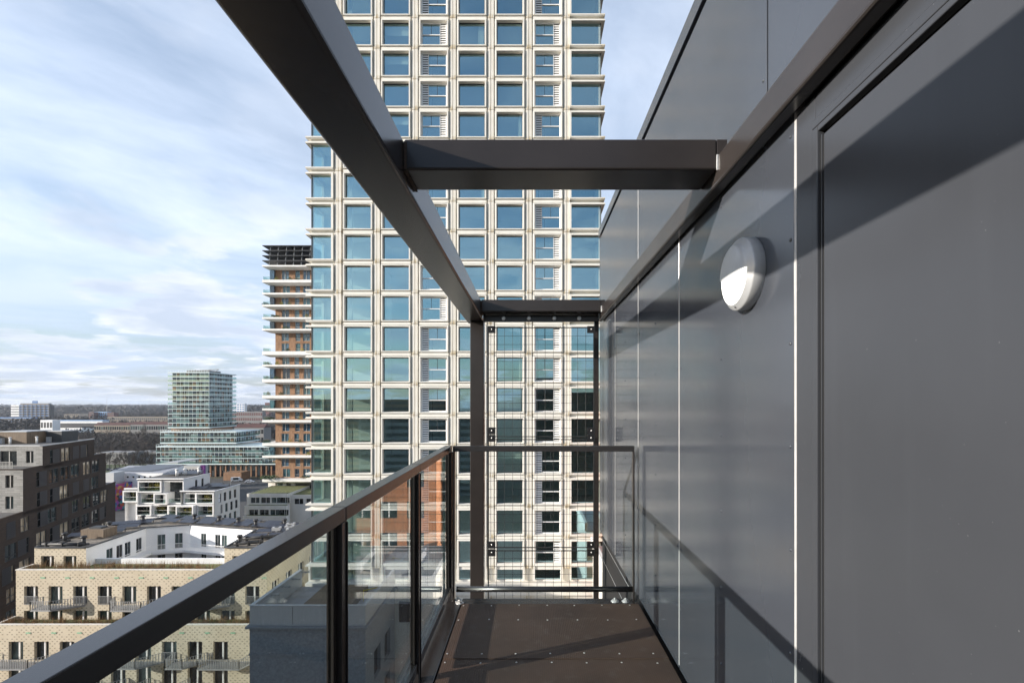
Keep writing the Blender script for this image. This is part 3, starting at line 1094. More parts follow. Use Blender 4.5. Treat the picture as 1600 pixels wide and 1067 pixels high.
# corner windows: sills run past the corner
cw = {}
for sgn in (-1, 1):
    m_ = MB()
    x_in, x_c, x_o = (-20.28, TX0, TX0 - .46) if sgn < 0 else (4.12, TX1, TX1 + .36)
    cxm = (x_in + x_c) / 2
    lo, hi = (x_o, x_in + .2) if sgn < 0 else (x_in - .2, x_o)
    lo, hi = lo - cxm, hi - cxm
    for s_ in (-1, 1):
        a, c = sorted((s_ * GH / 2 + s_ * .015, s_ * 1.33))
        m_.box(lo, hi, -.35, -.002, a, c)
        m_.box(lo + (.04 if sgn < 0 else 0), hi - (.04 if sgn > 0 else 0), -.30, -.002, *sorted((s_ * 1.331, s_ * 1.40)))
        if sgn < 0:
            m_.box(lo, x_c - cxm - .002, .001, 2.6, a, c)
        else:
            m_.box(x_c - cxm + .002, hi, .001, 2.6, a, c)
    j0, j1 = sorted((x_in - cxm - sgn * .01, x_in - cxm - sgn * .22))
    m_.box(j0, j1, -.35, -.002, -GH / 2 - .014, GH / 2 + .014)
    m_.mi = 1
    c0, c1 = sorted((x_c - cxm, x_c - cxm - sgn * .07))
    m_.box(c0, c1, -.03, .06, -GH / 2, GH / 2)
    f_me = m_.mesh("window", ['precast', 'frame'])
    m_ = MB()
    a, c = sorted((x_in - cxm, x_c - cxm - sgn * .075))
    m_.box(a, c, .075, .095, -GH / 2 + .01, GH / 2 - .01)
    cw[sgn] = (f_me, m_.mesh("pane", 'towerglass'), cxm)

rest = MB()


def add_rest(me, loc):
    n = len(rest.v)
    for v in me.vertices:
        rest.v.append((v.co.x + loc[0], v.co.y + loc[1], v.co.z + loc[2]))
    names = [m.name for m in me.materials]
    for p in me.polygons:
        rest.f.append(tuple(i + n for i in p.vertices))
        rest.m.append(rest_idx[names[p.material_index]])
        rest.sm.append(False)


rest_mats = ['precast', 'frame', 'towerglass', 'white', 'black']
rest_idx = {M[k].name: i for i, k in enumerate(rest_mats)}


def seen(k, n):
    """roughly: is the middle of this window clear of the beams and the wall in front"""
    x, y = 558.5 + 59.5 * (k - 1), 50 + 47.85 * n
    if n < -1 or n > 17:
        return False
    if y < 505 and y > 1.257 * (x - 345) - 20 and 2.075 * (x - 525.5) + 12 > y - 0 and x < 760:
        if y < 1.257 * (x - 330.5) + 8 and y > 2.075 * (x - 525.5) - 8:
            return False
        lo_, hi_ = 2.075 * (x - 525.5), 1.257 * (x - 330.5)
        if min(lo_, hi_) - 8 < y < max(lo_, hi_) + 8:
            return False
    if 205 < y < 305 and x > 640:
        return False
    if x < 560 and y < 1.257 * (x - 330.5):
        return False
    if 733 < x < 760 and y > 480:
        return False
    return True


r2 = random.Random(3)
cells = []
for n in ROWS[:-1]:
    for k in range(0, 8):
        y = 50 + 47.85 * n
        through = (y > 1067 - .5345 * (558.5 + 59.5 * (k - 1)) + 0)
        cells.append((0 if seen(k, n) and not through else (1 if seen(k, n) else 2), n, k, r2.choice((-1, 1))))
cells.sort(key=lambda c: c[0])
bright = None
for i, (rank, n, k, sg) in enumerate(cells):
    zc = zb(n) + GH / 2
    own = i < 100 and rank < 2
    if k in (0, 7):
        f_me, p_me, cxm = cw[-1 if k == 0 else 1]
        loc, extra = (cxm, WY, zc), [("pane", p_me)]
    elif k in (3, 6):
        f_me, l_me, p_me = lg[sg]
        loc, extra = (xk(k), WY, zc), [("pane", p_me), ("louvre", l_me)]
    else:
        f_me, loc, extra = win_me, (xk(k), WY, zc), [("pane", pane_me)]
    if own:
        o = inst("window", f_me, tower, loc)
        for nm, me in extra:
            ob = sub(nm, me, o)
            if nm == "louvre" and n == 17 and k == 6:
                ob['label'] = "orange panel in place of the white louvre"
                m2 = me.copy()
                m2.materials[0] = M['orangepanel']
                ob.data = m2
    else:
        add_rest(f_me, loc)
        for nm, me in extra:
            add_rest(me, loc)
# short bottom row, side panes and the remaining windows of the tower in one piece
for k in range(0, 8):
    x0, x1 = (xk(k) - GW / 2, xk(k) + GW / 2) if 0 < k < 7 else ((TX0 + .06, -20.28) if k == 0 else (4.12, TX1 - .06))
    rest.mi = 2
    rest.box(x0, x1, WY + .075, WY + .095, ZC - 18.0, ZC - 16.5)
    rest.mi = 0
    rest.box(x0 - .22, x1 + .22, WY - .33, WY - .003, ZC - 16.47, ZC - 16.25)
    rest.box(x0 - .22, x0 - .01, WY - .33, WY - .003, ZC - 17.98, ZC - 16.48)
    rest.box(x1 + .01, x1 + .22, WY - .33, WY - .003, ZC - 17.98, ZC - 16.48)
rest.mi = 2
for n in ROWS[:-1]:
    for a, e in ((.08, 2.4), (3.2, 5.6)):
        rest.box(TX0 + .075, TX0 + .095, WY + a, WY + e, zb(n), zb(n) + GH)
    rest.box(TX1 - .095, TX1 - .075, WY + .08, WY + 2.4, zb(n), zb(n) + GH)
rest.mi = 0
o = part("window", rest, rest_mats, tower)
o['kind'] = 'stuff'
b = MB()
b.box(TX0 - .3, TX1 + .3, WY - .75, WY + .3, ZC - 19.35, ZC - 18.16)
b.box(TX0 + .1, TX1 - .1, WY - .45, WY + .3, ZC - 19.85, ZC - 19.352)
part("cornice", b, 'precast', tower, bevel=.03)
b = MB()
opb = [(1.0 + 3.86 * k, 3.3 + 3.86 * k, ZC - 22.4, ZC - 20.2) for k in range(7)]
b.facade((TX0 + .2, WY - .1), (1, 0), (0, -1), TX1 - TX0 - .4, 0, ZC - 19.851, opb, .2)
b.mi = 1
b.box(TX0 + .3, TX1 - .3, WY + .1, WY + .15, 0, ZC - 19.9)
b.mi = 0
b.quad((TX0 + .2, WY + 25, 0), (TX0 + .2, WY - .1, 0), (TX0 + .2, WY - .1, ZC - 19.86), (TX0 + .2, WY + 25, ZC - 19.86))
b.quad((TX1 - .2, WY - .1, 0), (TX1 - .2, WY + 25, 0), (TX1 - .2, WY + 25, ZC - 19.86), (TX1 - .2, WY - .1, ZC - 19.86))
part("base_wall", b, ['precast', 'pane'], tower)

# ------------------------------------------------------------------ grey rendered block at the foot of the tower
PX0, PX1, PY0, PY1 = -23.05, -13.56, 39.6, 48.2
pod = thing("rendered_block", (-18.3, 44, 0), "blue grey rendered block with a louvred parapet, seen through the railing glass", "building")
zr = ZC - 18.3
b = MB()
opp = [(2.2, 4.0, ZC - 24, ZC - 21.5), (5.2, 7.0, ZC - 24, ZC - 21.5), (2.2, 4.0, ZC - 28, ZC - 25.5), (5.2, 7.0, ZC - 28, ZC - 25.5)]
b.facade((PX0, PY0), (1, 0), (0, -1), PX1 - PX0, 0, zr - .1, [], .1)
b.facade((PX1, PY0), (0, 1), (1, 0), PY1 - PY0, 0, zr - .1, opp, .3)
b.facade((PX0, PY1), (0, -1), (-1, 0), PY1 - PY0, 0, zr - .1, [], .1)
b.box(PX0 - .06, PX1 + .06, PY0 - .06, PY0 - .002, zr - 2.35, zr - 2.2)
part("wall", b, 'greyrender', pod)
b = MB()
b.box(PX1 - .34, PX1 - .31, PY0 + 2, PY0 + 7.2, ZC - 28.2, ZC - 21.3)
part("window", b, 'pane', pod)
b = MB()
b.box(PX0, PX1, PY0, PY1, zr - .099, zr)
part("roof", b, 'palemembrane', pod)
b = MB()
b.box(PX0 - .25, PX1 + .25, PY0 - .25, PY0 - .001, zr - .12, zr + .08)
b.box(PX0 - .25, PX0 - .001, PY0, PY1, zr - .12, zr + .08)
b.box(PX1 + .001, PX1 + .25, PY0, PY1, zr - .12, zr + .08)
part("ledge", b, 'greyrender', pod, bevel=.02)
for (a, c, e, f_) in ((PX0, PX0 + 3.5, PY0, PY0 + .2), (PX0 + 3.53, PX0 + 6.6, PY0, PY0 + .2), (PX0 + 6.63, PX1, PY0, PY0 + .2),
                      (PX0, PX0 + .25, PY0 + .22, PY1), (PX1 - .2, PX1, PY0 + .22, PY1)):
    b = MB()
    b.box(a, c, e, f_, zr + .081, ZC - 16.62)
    b.box(a - .04, c + .04, e - .04, f_ + .0, ZC - 16.619, ZC - 16.55)
    part("louvred_parapet", b, 'lightmetal', pod, bevel=.015)
b = MB()
for q in (.45, .75, 1.05):
    b.tube((PX0 + q, PY0 + .4, ZC - 16.62), (PX0 + q, PY1, ZC - 16.62), .035, 6)
for yy in range(0, 5):
    b.box(PX0 + .3, PX0 + 1.15, PY0 + .6 + yy * 1.9, PY0 + .68 + yy * 1.9, ZC - 16.78, ZC - 16.66)
part("roof_rail", b, 'galv', pod)
b = MB()
b.box(PX0 + 3.0, PX0 + 7.2, PY0 + 3.0, PY0 + 7.5, zr + .001, zr + .6)
hatch = part("roof_hatch", b, 'timber', pod)
b = MB()
b.tube((PX0 + 7.6, PY0 + 5, zr), (PX0 + 7.6, PY0 + 5, zr + 1.1), .03, 8)
b.tube((PX0 + 7.6, PY0 + 5, zr + 1.0), (PX0 + 8.9, PY0 + 6.0, zr + 1.0), .05, 8)
o = part("safety_barrier", b, 'yellow')
tag(o, "yellow barrier bar standing on the grey block's roof", "barrier")


# ------------------------------------------------------------------ generic windows
def window_meshes(w, h, frame_mat, pane, bars=((0.5, 'v'),), fw=.06, depth=.10, bar_mat=None, barw=.05):
    m_ = MB()
    m_.loft([(w / 2, h / 2, -.001), (w / 2 - fw, h / 2 - fw, -.001), (w / 2 - fw, h / 2 - fw, depth)])
    m_.mi = 1
    for t, kind in bars:
        if kind == 'v':
            x = -w / 2 + w * t
            m_.box(x - barw, x + barw, -.02, depth - .02, -h / 2 + fw, h / 2 - fw)
        else:
            z = -h / 2 + h * t
            m_.box(-w / 2 + fw, w / 2 - fw, -.015, depth - .03, z - barw * .7, z + barw * .7)
    f_me = m_.mesh("window", [frame_mat, bar_mat or frame_mat])
    m_ = MB()
    m_.box(-w / 2 + .01, w / 2 - .01, depth - .015, depth + .02, -h / 2 + .01, h / 2 - .01)
    return f_me, m_.mesh("pane", pane)


def put_window(parent, meshes, loc, rz=0.0):
    o = inst("window", meshes[0], parent, loc, rz)
    sub("pane", meshes[1], o)
    return o


# ------------------------------------------------------------------ the beige brick courtyard building
bei = thing("brick_courtyard_building", (-48, 62, 0), "beige patterned brick apartment building round a white courtyard, stepped terraces in front", "apartment building")
AY, BY, CYY = 57.0, 59.3, 61.5
zA, zB, zC = pz(976, AY), pz(890.5, BY), pz(856, CYY)
XL, XR = -63.2, -32.4
wb = window_meshes(1.72, 2.25, 'frame', 'pane', ((.56, 'v'),), .06, .1, 'white', .09)
wide = window_meshes(1.72, 1.75, 'frame', 'pane', ((.56, 'v'),), .06, .1, 'white', .09)
opA, opB, opC = [], [], []
colsA = [-60.75 + 3.017 * k for k in range(9)]
colsB = [-61.35 + 3.017 * k for k in range(10)]
rowsA = [pz(1002, AY) - 3.0 * r for r in range(4)]        # window tops
rowsB = [pz(915.5, BY), pz(915.5, BY) - 3.0]
for t in rowsA:
    for x in colsA:
        opA.append((x - .86 - XL, x + .86 - XL, t - 2.25, t))
for t in rowsB:
    for x in colsB:
        if x < XR - 1.2:
            opB.append((x - .86 - XL, x + .86 - XL, t - 2.25, t))
b = MB()
b.facade((XL, AY), (1, 0), (0, -1), XR - XL, 0, zA, opA, .42)
b.quad((XL, AY + 20, 0), (XL, AY, 0), (XL, AY, zA), (XL, AY + 20, zA))
b.quad((XR, AY, 0), (XR, AY + 20, 0), (XR, AY + 20, zA), (XR, AY, zA))
part("lower_wall", b, 'beige', bei)
b = MB()
b.facade((XL, BY), (1, 0), (0, -1), XR - XL, zA - .6, zB, opB, .42)
opR = [(1.2 + 3.4 * k, 2.9 + 3.4 * k, t - 2.25, t) for k in range(4) for t in rowsB]
b.facade((XR, BY), (0, 1), (1, 0), 15.2, zA - .6, zB, opR, .35)
b.quad((XL, 72.4, zA - .6), (XL, BY, zA - .6), (XL, BY, zB), (XL, 72.4, zB))
part("upper_wall", b, 'beige', bei)
# terraces (roof of each step)
b = MB()
b.quad((XL + .02, AY + .3, zA - .38), (XR, AY + .3, zA - .38), (XR, BY - .01, zA - .38), (XL + .02, BY - .01, zA - .38))
b.quad((XL + .02, BY + .3, zB - .35), (XR, BY + .3, zB - .35), (XR, CYY + 1.2, zB - .35), (XL + .02, CYY + 1.2, zB - .35))
b.quad((XL + .02, AY + .002, zA), (XR, AY + .002, zA), (XR, AY + .3, zA), (XL + .02, AY + .3, zA))
b.quad((XL + .02, BY + .002, zB), (XR, BY + .002, zB), (XR, BY + .3, zB), (XL + .02, BY + .3, zB))
b.quad((XR, AY + .3, zA), (XL, AY + .3, zA), (XL, AY + .3, zA - .38), (XR, AY + .3, zA - .38))
b.quad((XR, BY + .3, zB), (XL, BY + .3, zB), (XL, BY + .3, zB - .35), (XR, BY + .3, zB - .35))
part("terrace", b, 'sedum', bei)
for y0, z in ((AY, zA), (BY, zB)):
    b = MB()
    b.box(XL - .05, XR, y0 - .05, y0 + .22, z + .002, z + .10)
    b.box(XL - .05, XL + .2, y0 + .221, y0 + (2.2 if y0 == AY else 2.1), z + .002, z + .10)
    part("coping", b, 'creamwall', bei)
# crown: ring of the top floor round the open court
inner = [(-56.6, CYY), (-56.8, 71.3), (-51.5, 73.1), (-39.9, 70.2), (-39.0, CYY)]
outer = [(XL, CYY), (XL, 72.4), (-61, 76.5), (-55.9, 78.7), (-35.5, 74.0), (XR, CYY)]
zf = zC - 5.6
b = MB()
lw = inner[0][0] - XL
opw = [(1.75, 3.4, zC - 2.75, zC - 1.0), (4.6, 6.25, zC - 2.75, zC - 1.0)]
b.facade((XL, CYY), (1, 0), (0, -1), lw, zB - .4, zC, [(u0 - .9, u1 - .9, a, c) for u0, u1, a, c in opw], .42)
rw = XR - inner[4][0]
b.facade((inner[4][0], CYY), (1, 0), (0, -1), rw, zB - .4, zC, [(1.0, 2.7, zC - 2.75, zC - 1.0), (4.0, 5.6, zC - 2.75, zC - 1.0)], .42)
for (xa, ya), (xb, yb) in zip(outer, outer[1:]):
    b.quad((xb, yb, zA - 6), (xa, ya, zA - 6), (xa, ya, zC), (xb, yb, zC))
part("penthouse_wall", b, 'beige', bei)
b = MB()
court_open = []
for i, ((xa, ya), (xb, yb)) in enumerate(zip(inner, inner[1:])):
    L = math.hypot(xb - xa, yb - ya)
    U = ((xb - xa) / L, (yb - ya) / L)
    N = (U[1], -U[0])
    op_ = []
    if i == 0:
        for u in (3.0, 4.6, 6.0, 8.0):
            op_.append((u, u + 1.0, zC - 3.1, zC - 1.1))
    elif i == 1:
        for u in (1.4, 3.6):
            op_.append((u, u + 1.0, zC - 3.3, zC - 1.1))
    elif i == 2:
        for u in (2.0, 4.6, 5.8):
            op_.append((u, u + .95, zC - 3.1, zC - 1.1))
    for u0, u1, a, c in list(op_):
        op_.append((u0, u1, a - 3.0, c - 3.0))
    b.facade((xa, ya), U, N, L, zf, zC, op_, .15)
    for u0, u1, a, c in op_:
        court_open.append((xa + U[0] * (u0 + u1) / 2 - N[0] * .03, ya + U[1] * (u0 + u1) / 2 - N[1] * .03, (a + c) / 2, math.atan2(U[1], U[0]), u1 - u0, c - a))
b.box(inner[0][0] + .02, inner[4][0] - .02, CYY + 1.3, CYY + 1.6, zf, pz(872.5, CYY + 1.3))
part("courtyard_wall", b, 'whitewall', bei)
wc_cache = {}
for x, y, z, a, w, h_ in court_open:
    key = (round(w, 2), round(h_, 2))
    if key not in wc_cache:
        wc_cache[key] = window_meshes(w, h_, 'galv', 'pane', ((.5, 'v'),), .05, .08, None, .03)
    put_window(bei, wc_cache[key], (x, y, z), a)
b = MB()
for (xa, ya), (xb, yb) in zip(inner, inner[1:]):
    pass
gl_ = [(-55.1, CYY + 1.7), (-55.3, 70.3), (-51.4, 71.6), (-40.8, 68.8), (-40.4, CYY + 1.7)]
for (xa, ya), (xb, yb), (xc, yc), (xd, yd) in zip(inner, inner[1:], gl_, gl_[1:]):
    b.quad((xc, yc, zC - 3.3), (xd, yd, zC - 3.3), (xb, yb, zC - 3.3), (xa, ya, zC - 3.3))
    b.quad((xc, yc, zC - 3.65), (xd, yd, zC - 3.65), (xd, yd, zC - 3.3), (xc, yc, zC - 3.3))
gal = part("gallery", b, 'whitewall', bei)
b = MB()
for (xc, yc), (xd, yd) in zip(gl_, gl_[1:]):
    L = math.hypot(xd - xc, yd - yc)
    b.tube((xc, yc, zC - 2.25), (xd, yd, zC - 2.25), .035, 5)
    nb = int(L / .16)
    for i in range(nb + 1):
        t = i / nb
        x, y = xc + (xd - xc) * t, yc + (yd - yc) * t
        b.tube((x, y, zC - 3.3), (x, y, zC - 2.25), .014, 3, caps=False)
part("railing", b, 'white', gal)
b = MB()
b.quad((-57, CYY, zf), (-39, CYY, zf), (-39, 74, zf), (-57, 74, zf))
part("courtyard_floor", b, 'paving', bei)
# roof ring
b = MB()
ring_o = [outer[0], outer[1], outer[2], outer[3], outer[4], outer[5]]
seq = [(outer[0], outer[1], inner[1], inner[0]), (outer[1], outer[2], inner[1]), (outer[2], outer[3], inner[2], inner[1]),
       (outer[3], outer[4], inner[3], inner[2]), (outer[4], outer[5], inner[4], inner[3])]
for poly in seq:
    b.quad(*[(x, y, zC - .05) for x, y in reversed(poly)])
part("roof", b, 'gravel', bei)
b = MB()
for (xa, ya), (xb, yb) in list(zip(outer, outer[1:])) + list(zip(inner, inner[1:])) + [(outer[0], inner[0]), (inner[4], outer[5])]:
    L = math.hypot(xb - xa, yb - ya)
    U = ((xb - xa) / L, (yb - ya) / L)
    b.obox(((xa + xb) / 2, (ya + yb) / 2), U, (-U[1], U[0]), L / 2 - .14, .13, zC + .002, zC + .14)
part("roof_edge", b, 'frame', bei)
for t in rowsA:
    for x in colsA:
        put_window(bei, wb, (x, AY + .32, t - 1.125))
for t in rowsB:
    for x in colsB:
        if x < XR - 1.2:
            put_window(bei, wb, (x, BY + .32, t - 1.125))
for u0, u1, a, c in opw:
    put_window(bei, wide, (XL + (u0 + u1) / 2 - .9, CYY + .32, (a + c) / 2))
put_window(bei, wide, (inner[4][0] + 1.85, CYY + .32, (zC - 1.875)))
put_window(bei, wide, (inner[4][0] + 4.8, CYY + .32, (zC - 1.875)))
for u0, u1, a, c in opR:
    put_window(bei, wb, (XR - .26, BY + (u0 + u1) / 2, (a + c) / 2), R(90))


def bars(mb, pts, z0, z1, gap=.13, r=.014):
    for (xa, ya), (xb, yb) in zip(pts, pts[1:]):
        L = math.hypot(xb - xa, yb - ya)
        n = max(1, int(L / gap))
        mb.tube((xa, ya, z1), (xb, yb, z1), .03, 4)
        mb.tube((xa, ya, z0 + .03), (xb, yb, z0 + .03), .025, 4)
        for i in range(n + 1):
            t = i / n
            x, y = xa + (xb - xa) * t, ya + (yb - ya) * t
            mb.box(x - r, x + r, y - r, y + r, z0, z1)


# juliet guards and wedge balconies
jm = MB()
bars(jm, [(-.8, 0), (.8, 0)], -1.12, -.10, .11, .012)
j_me = jm.mesh("guard_rail", 'galv')
for x in (colsB[0], colsB[2], colsB[3], colsB[7], colsB[8], colsB[9]):
    if x < XR - 1.2:
        inst("guard_rail", j_me, bei, (x, BY - .04, rowsB[0] - 1.125))
for x in (colsA[6], colsA[3]):
    inst("guard_rail", j_me, bei, (x, AY - .04, rowsA[0] - 1.125))


def balcony(plane, pts, zfl):
    """plan points start and end on the wall"""
    m_ = MB()
    m_.prism(pts, zfl - .16, zfl)
    o = part("balcony", m_, 'galv', bei)
    m2 = MB()
    bars(m2, pts, zfl + .002, zfl + 1.05, .26, .030)
    part("railing", m2, 'galv', o)
    return o


balcony(BY, [(-59.9, BY - .02), (-59.9, BY - 1.5), (-57.5, BY - 1.5), (-54.7, BY - .02)], rowsB[0] - 2.3)
balcony(BY, [(-51.1, BY - .02), (-50.3, BY - 1.6), (-46.6, BY - 1.6), (-44.6, BY - .02)], rowsB[0] - 2.3)
balcony(BY, [(-41.8, BY - .02), (-41.8, BY - 1.5), (-39.4, BY - 1.5), (-36.9, BY - .02)], rowsB[0] - 2.3)
balcony(AY, [(-63.0, AY - .02), (-63.0, AY - 1.7), (-57.6, AY - 1.7), (-55.4, AY - .02)], rowsA[0] - 2.3)
balcony(AY, [(-48.0, AY - .02), (-48.0, AY - 1.6), (-45.4, AY - 1.6), (-43.2, AY - .02)], rowsA[0] - 2.3)
balcony(AY, [(-42.0, AY - .02), (-42.0, AY - 1.6), (-40.0, AY - 1.6), (-38.2, AY - .02)], rowsA[0] - 2.3)
balcony(AY, [(-37.6, AY - .02), (-38.2, AY - 1.7), (-33.4, AY - 1.7), (-32.6, AY - .02)], rowsA[0] - 2.3)
balcony(AY, [(-52.0, AY - .02), (-52.0, AY - 1.6), (-49.6, AY - 1.6), (-47.4, AY - .02)], rowsA[1] - 2.3)
balcony(AY, [(-45.0, AY - .02), (-45.6, AY - 1.7), (-41.0, AY - 1.7), (-40.2, AY - .02)], rowsA[1] - 2.3)
balcony(AY, [(-61.0, AY - .02), (-61.0, AY - 1.6), (-58.6, AY - 1.6), (-56.4, AY - .02)], rowsA[1] - 2.3)
for y0, z, cols_ in ((AY, zA, colsA), (BY, zB, colsB)):
    for x in cols_:
        if x + 1.5 < XR:
            b = MB()
            b.box(x + 1.2, x + 1.75, y0 - .05, y0 - .004, z - 1.0, z - .85)
            part("nest_box", b, 'palegreen', bei)
# dry grasses along the terrace edges
r3 = random.Random(11)


def tufts(mb, x0, x1, y0, y1, z, n, h=.5):
    for _ in range(n):
        cx_, cy_ = r3.uniform(x0, x1), r3.uniform(y0, y1)
        if r3.random() < .35:
            continue
        for _ in range(14):
            a = r3.uniform(0, 6.28)
            t = r3.uniform(.1, .5)
            hh = h * r3.uniform(.5, 1.2)
            x, y = cx_ + r3.gauss(0, .22), cy_ + r3.gauss(0, .14)
            dx, dy = math.cos(a), math.sin(a)
            mb.quad((x - dy * .02, y + dx * .02, z), (x + dy * .02, y - dx * .02, z), (x + dx * t * hh, y + dy * t * hh, z + hh))


b = MB()
tufts(b, XL + .4, XR - .5, AY + .30, AY + 1.2, zA - .20, 210, .95)
o = part("terrace_grass", b, 'drygrass')
tag(o, "dry orange grasses in the planter along the lower brick terrace", "grass", kind='stuff')
b = MB()
tufts(b, XL + .4, XR - .5, BY + .30, BY + 1.9, zB - .20, 230, .95)
o = part("terrace_grass", b, 'drygrass')
tag(o, "dry orange grasses along the upper brick terrace below the white courtyard wall", "grass", kind='stuff')

# roof clutter: solar panels, black ducts, timber box
sp = MB()
sp._add([(-1.6, -.95, 0), (1.6, -.95, 0), (1.6, .95, .24), (-1.6, .95, .24), (-1.6, -.95, .05), (1.6, -.95, .05), (1.6, .95, .29), (-1.6, .95, .29)],
        [(3, 2, 1, 0), (4, 5, 6, 7), (0, 1, 5, 4), (1, 2, 6, 5), (2, 3, 7, 6), (3, 0, 4, 7)])
sp.mi = 1
for x in (-1.6, -.53, .53, 1.6):
    sp._add([(x - .018, -.96, .055), (x + .018, -.96, .055), (x + .018, .96, .30), (x - .018, .96, .30)], [(0, 1, 2, 3)])
sp.box(-1.5, -1.4, .85, .95, -.3, .22)
sp.box(1.4, 1.5, .85, .95, -.3, .22)
sp_me = sp.mesh("solar_panel", ['solar', 'pvframe'])
spots = []
for k in range(3):
    spots.append((-62.0 + .1 * k, 66.5 + 3.2 * k, .25 + .1 * k))
for k in range(3):
    spots.append((-59.3, 68.6 + 2.6 * k, .3))
for k in range(6):
    t = k / 5
    spots.append((-57.5 + 18.5 * t, 77.0 - 3.9 * t, -.22))
    spots.append((-55.5 + 15.5 * t, 74.6 - 2.9 * t, -.22))
for k in range(3):
    spots.append((-37.5, 66.0 + 2.6 * k, .1))
    spots.append((-34.6, 66.4 + 2.6 * k, .1))
for i, (x, y, a) in enumerate(spots):
    o = inst("solar_panel", sp_me, None, (x, y, zC + .28), a)
    o.scale = (.82, .62, .9)
    tag(o, "dark solar panel tilted on the gravel roof round the white courtyard", "solar panel", "solar panels on the courtyard roof")
dm = MB()
dm.smooth = True
dm.tube((0, 0, 0), (0, 0, .95), .22, 14)
dm.tube((0, 0, .951), (0, 0, 1.2), .38, 14, .30)
dm.smooth = False
dm.box(-.4, .4, -.4, .4, -.05, .18)
dm_me = dm.mesh("vent_pipe", 'ductblack')
for x, y in ((-62.2, 64.5), (-61.5, 70.5), (-58.3, 63.0), (-59.8, 74.5), (-52.5, 75.4), (-48.0, 74.4), (-44.4, 73.3), (-41.0, 72.0), (-36.9, 72.4), (-38.2, 63.4)):
    tag(inst("roof_vent", dm_me, None, (x, y, zC - .05)), "stubby black roof vent on the gravel roof round the white courtyard", "vent", "black vents on the courtyard roof")
b = MB()
b.box(-61.5, -58.4, 66.0, 68.2, zC - .05, zC + 1.15)
b.mi = 1
b.box(-60.8, -59.2, 66.5, 67.6, zC + 1.151, zC + 1.35)
o = part("roof_box", b, ['timber', 'frame'])
tag(o, "brown timber clad plant box on the left wing of the courtyard roof", "roof box")
for (a, c, lab) in (((-62.6, 62.0), (-57.4, 62.0), "long black air duct along the front edge of the left roof wing"),
                    ((-38.2, 62.2), (-35.0, 63.2), "bent black air duct on the right roof wing by the brick front"),
                    ((-38.5, 64.6), (-34.2, 66.0), "black air duct lying on the right roof wing, farther back")):
    b = MB()
    b.smooth = True
    b.tube((*a, zC + .35), (*c, zC + .35), .2, 12)
    b.smooth = False
    for t in (.1, .5, .9):
        x, y = a[0] + (c[0] - a[0]) * t, a[1] + (c[1] - a[1]) * t
        b.box(x - .06, x + .06, y - .25, y + .25, zC - .05, zC + .62)
    tag(part("air_duct", b, 'ductblack'), lab, "air duct")
b = MB()
b.box(-.55, .55, -.4, .4, 0, .85)
b.mi = 1
b.smooth = True
b.tube((0, 0, .851), (0, 0, .90), .3, 16)
ac_me = b.mesh("heat_pump", ['lightmetal', 'frame'])
for x, y in ((-36.2, 68.8), (-34.8, 69.6), (-33.9, 68.2), (-35.4, 71.2)):
    tag(inst("heat_pump", ac_me, None, (x, y, zC - .05), .2), "pale grey heat pump unit on the right wing of the courtyard roof", "heat pump", "heat pumps on the courtyard roof")

# ------------------------------------------------------------------ the dark brick building on the left
S0 = Vector((-75.8, 75.0))
SU = Vector((-.332, .943)).normalized()
SN = Vector((SU.y, -SU.x))               # faces right
dk = thing("dark_brick_building", (-88, 80, 0), "dark brown brick apartment building with slate panels and pale grey corner, at the left edge", "apartment building")
wd = [window_meshes(1.9, 2.1, 'frame', 'panewarm', ((.5, 'v'), (.42, 'h')), .07, .1, None, .04),
      window_meshes(2.5, 2.3, 'frame', 'panewarm', ((.5, 'v'), (.25, 'h')), .07, .1, None, .045),
      window_meshes(1.2, 2.3, 'frame', 'panewarm', ((.5, 'h'),), .07, .1, None, .04)]
sizes = [(1.9, 2.1), (2.5, 2.3), (1.2, 2.3)]
ang = math.atan2(SU.y, SU.x)
blocks = [(0.0, 15.4, pz(697, 75.0), 1), (-4.6, 19.7, pz(697, 75.0) - 3.1, 2), (-11.0, 23.6, pz(697, 75.0) - 9.3, 9)]
r4 = random.Random(5)
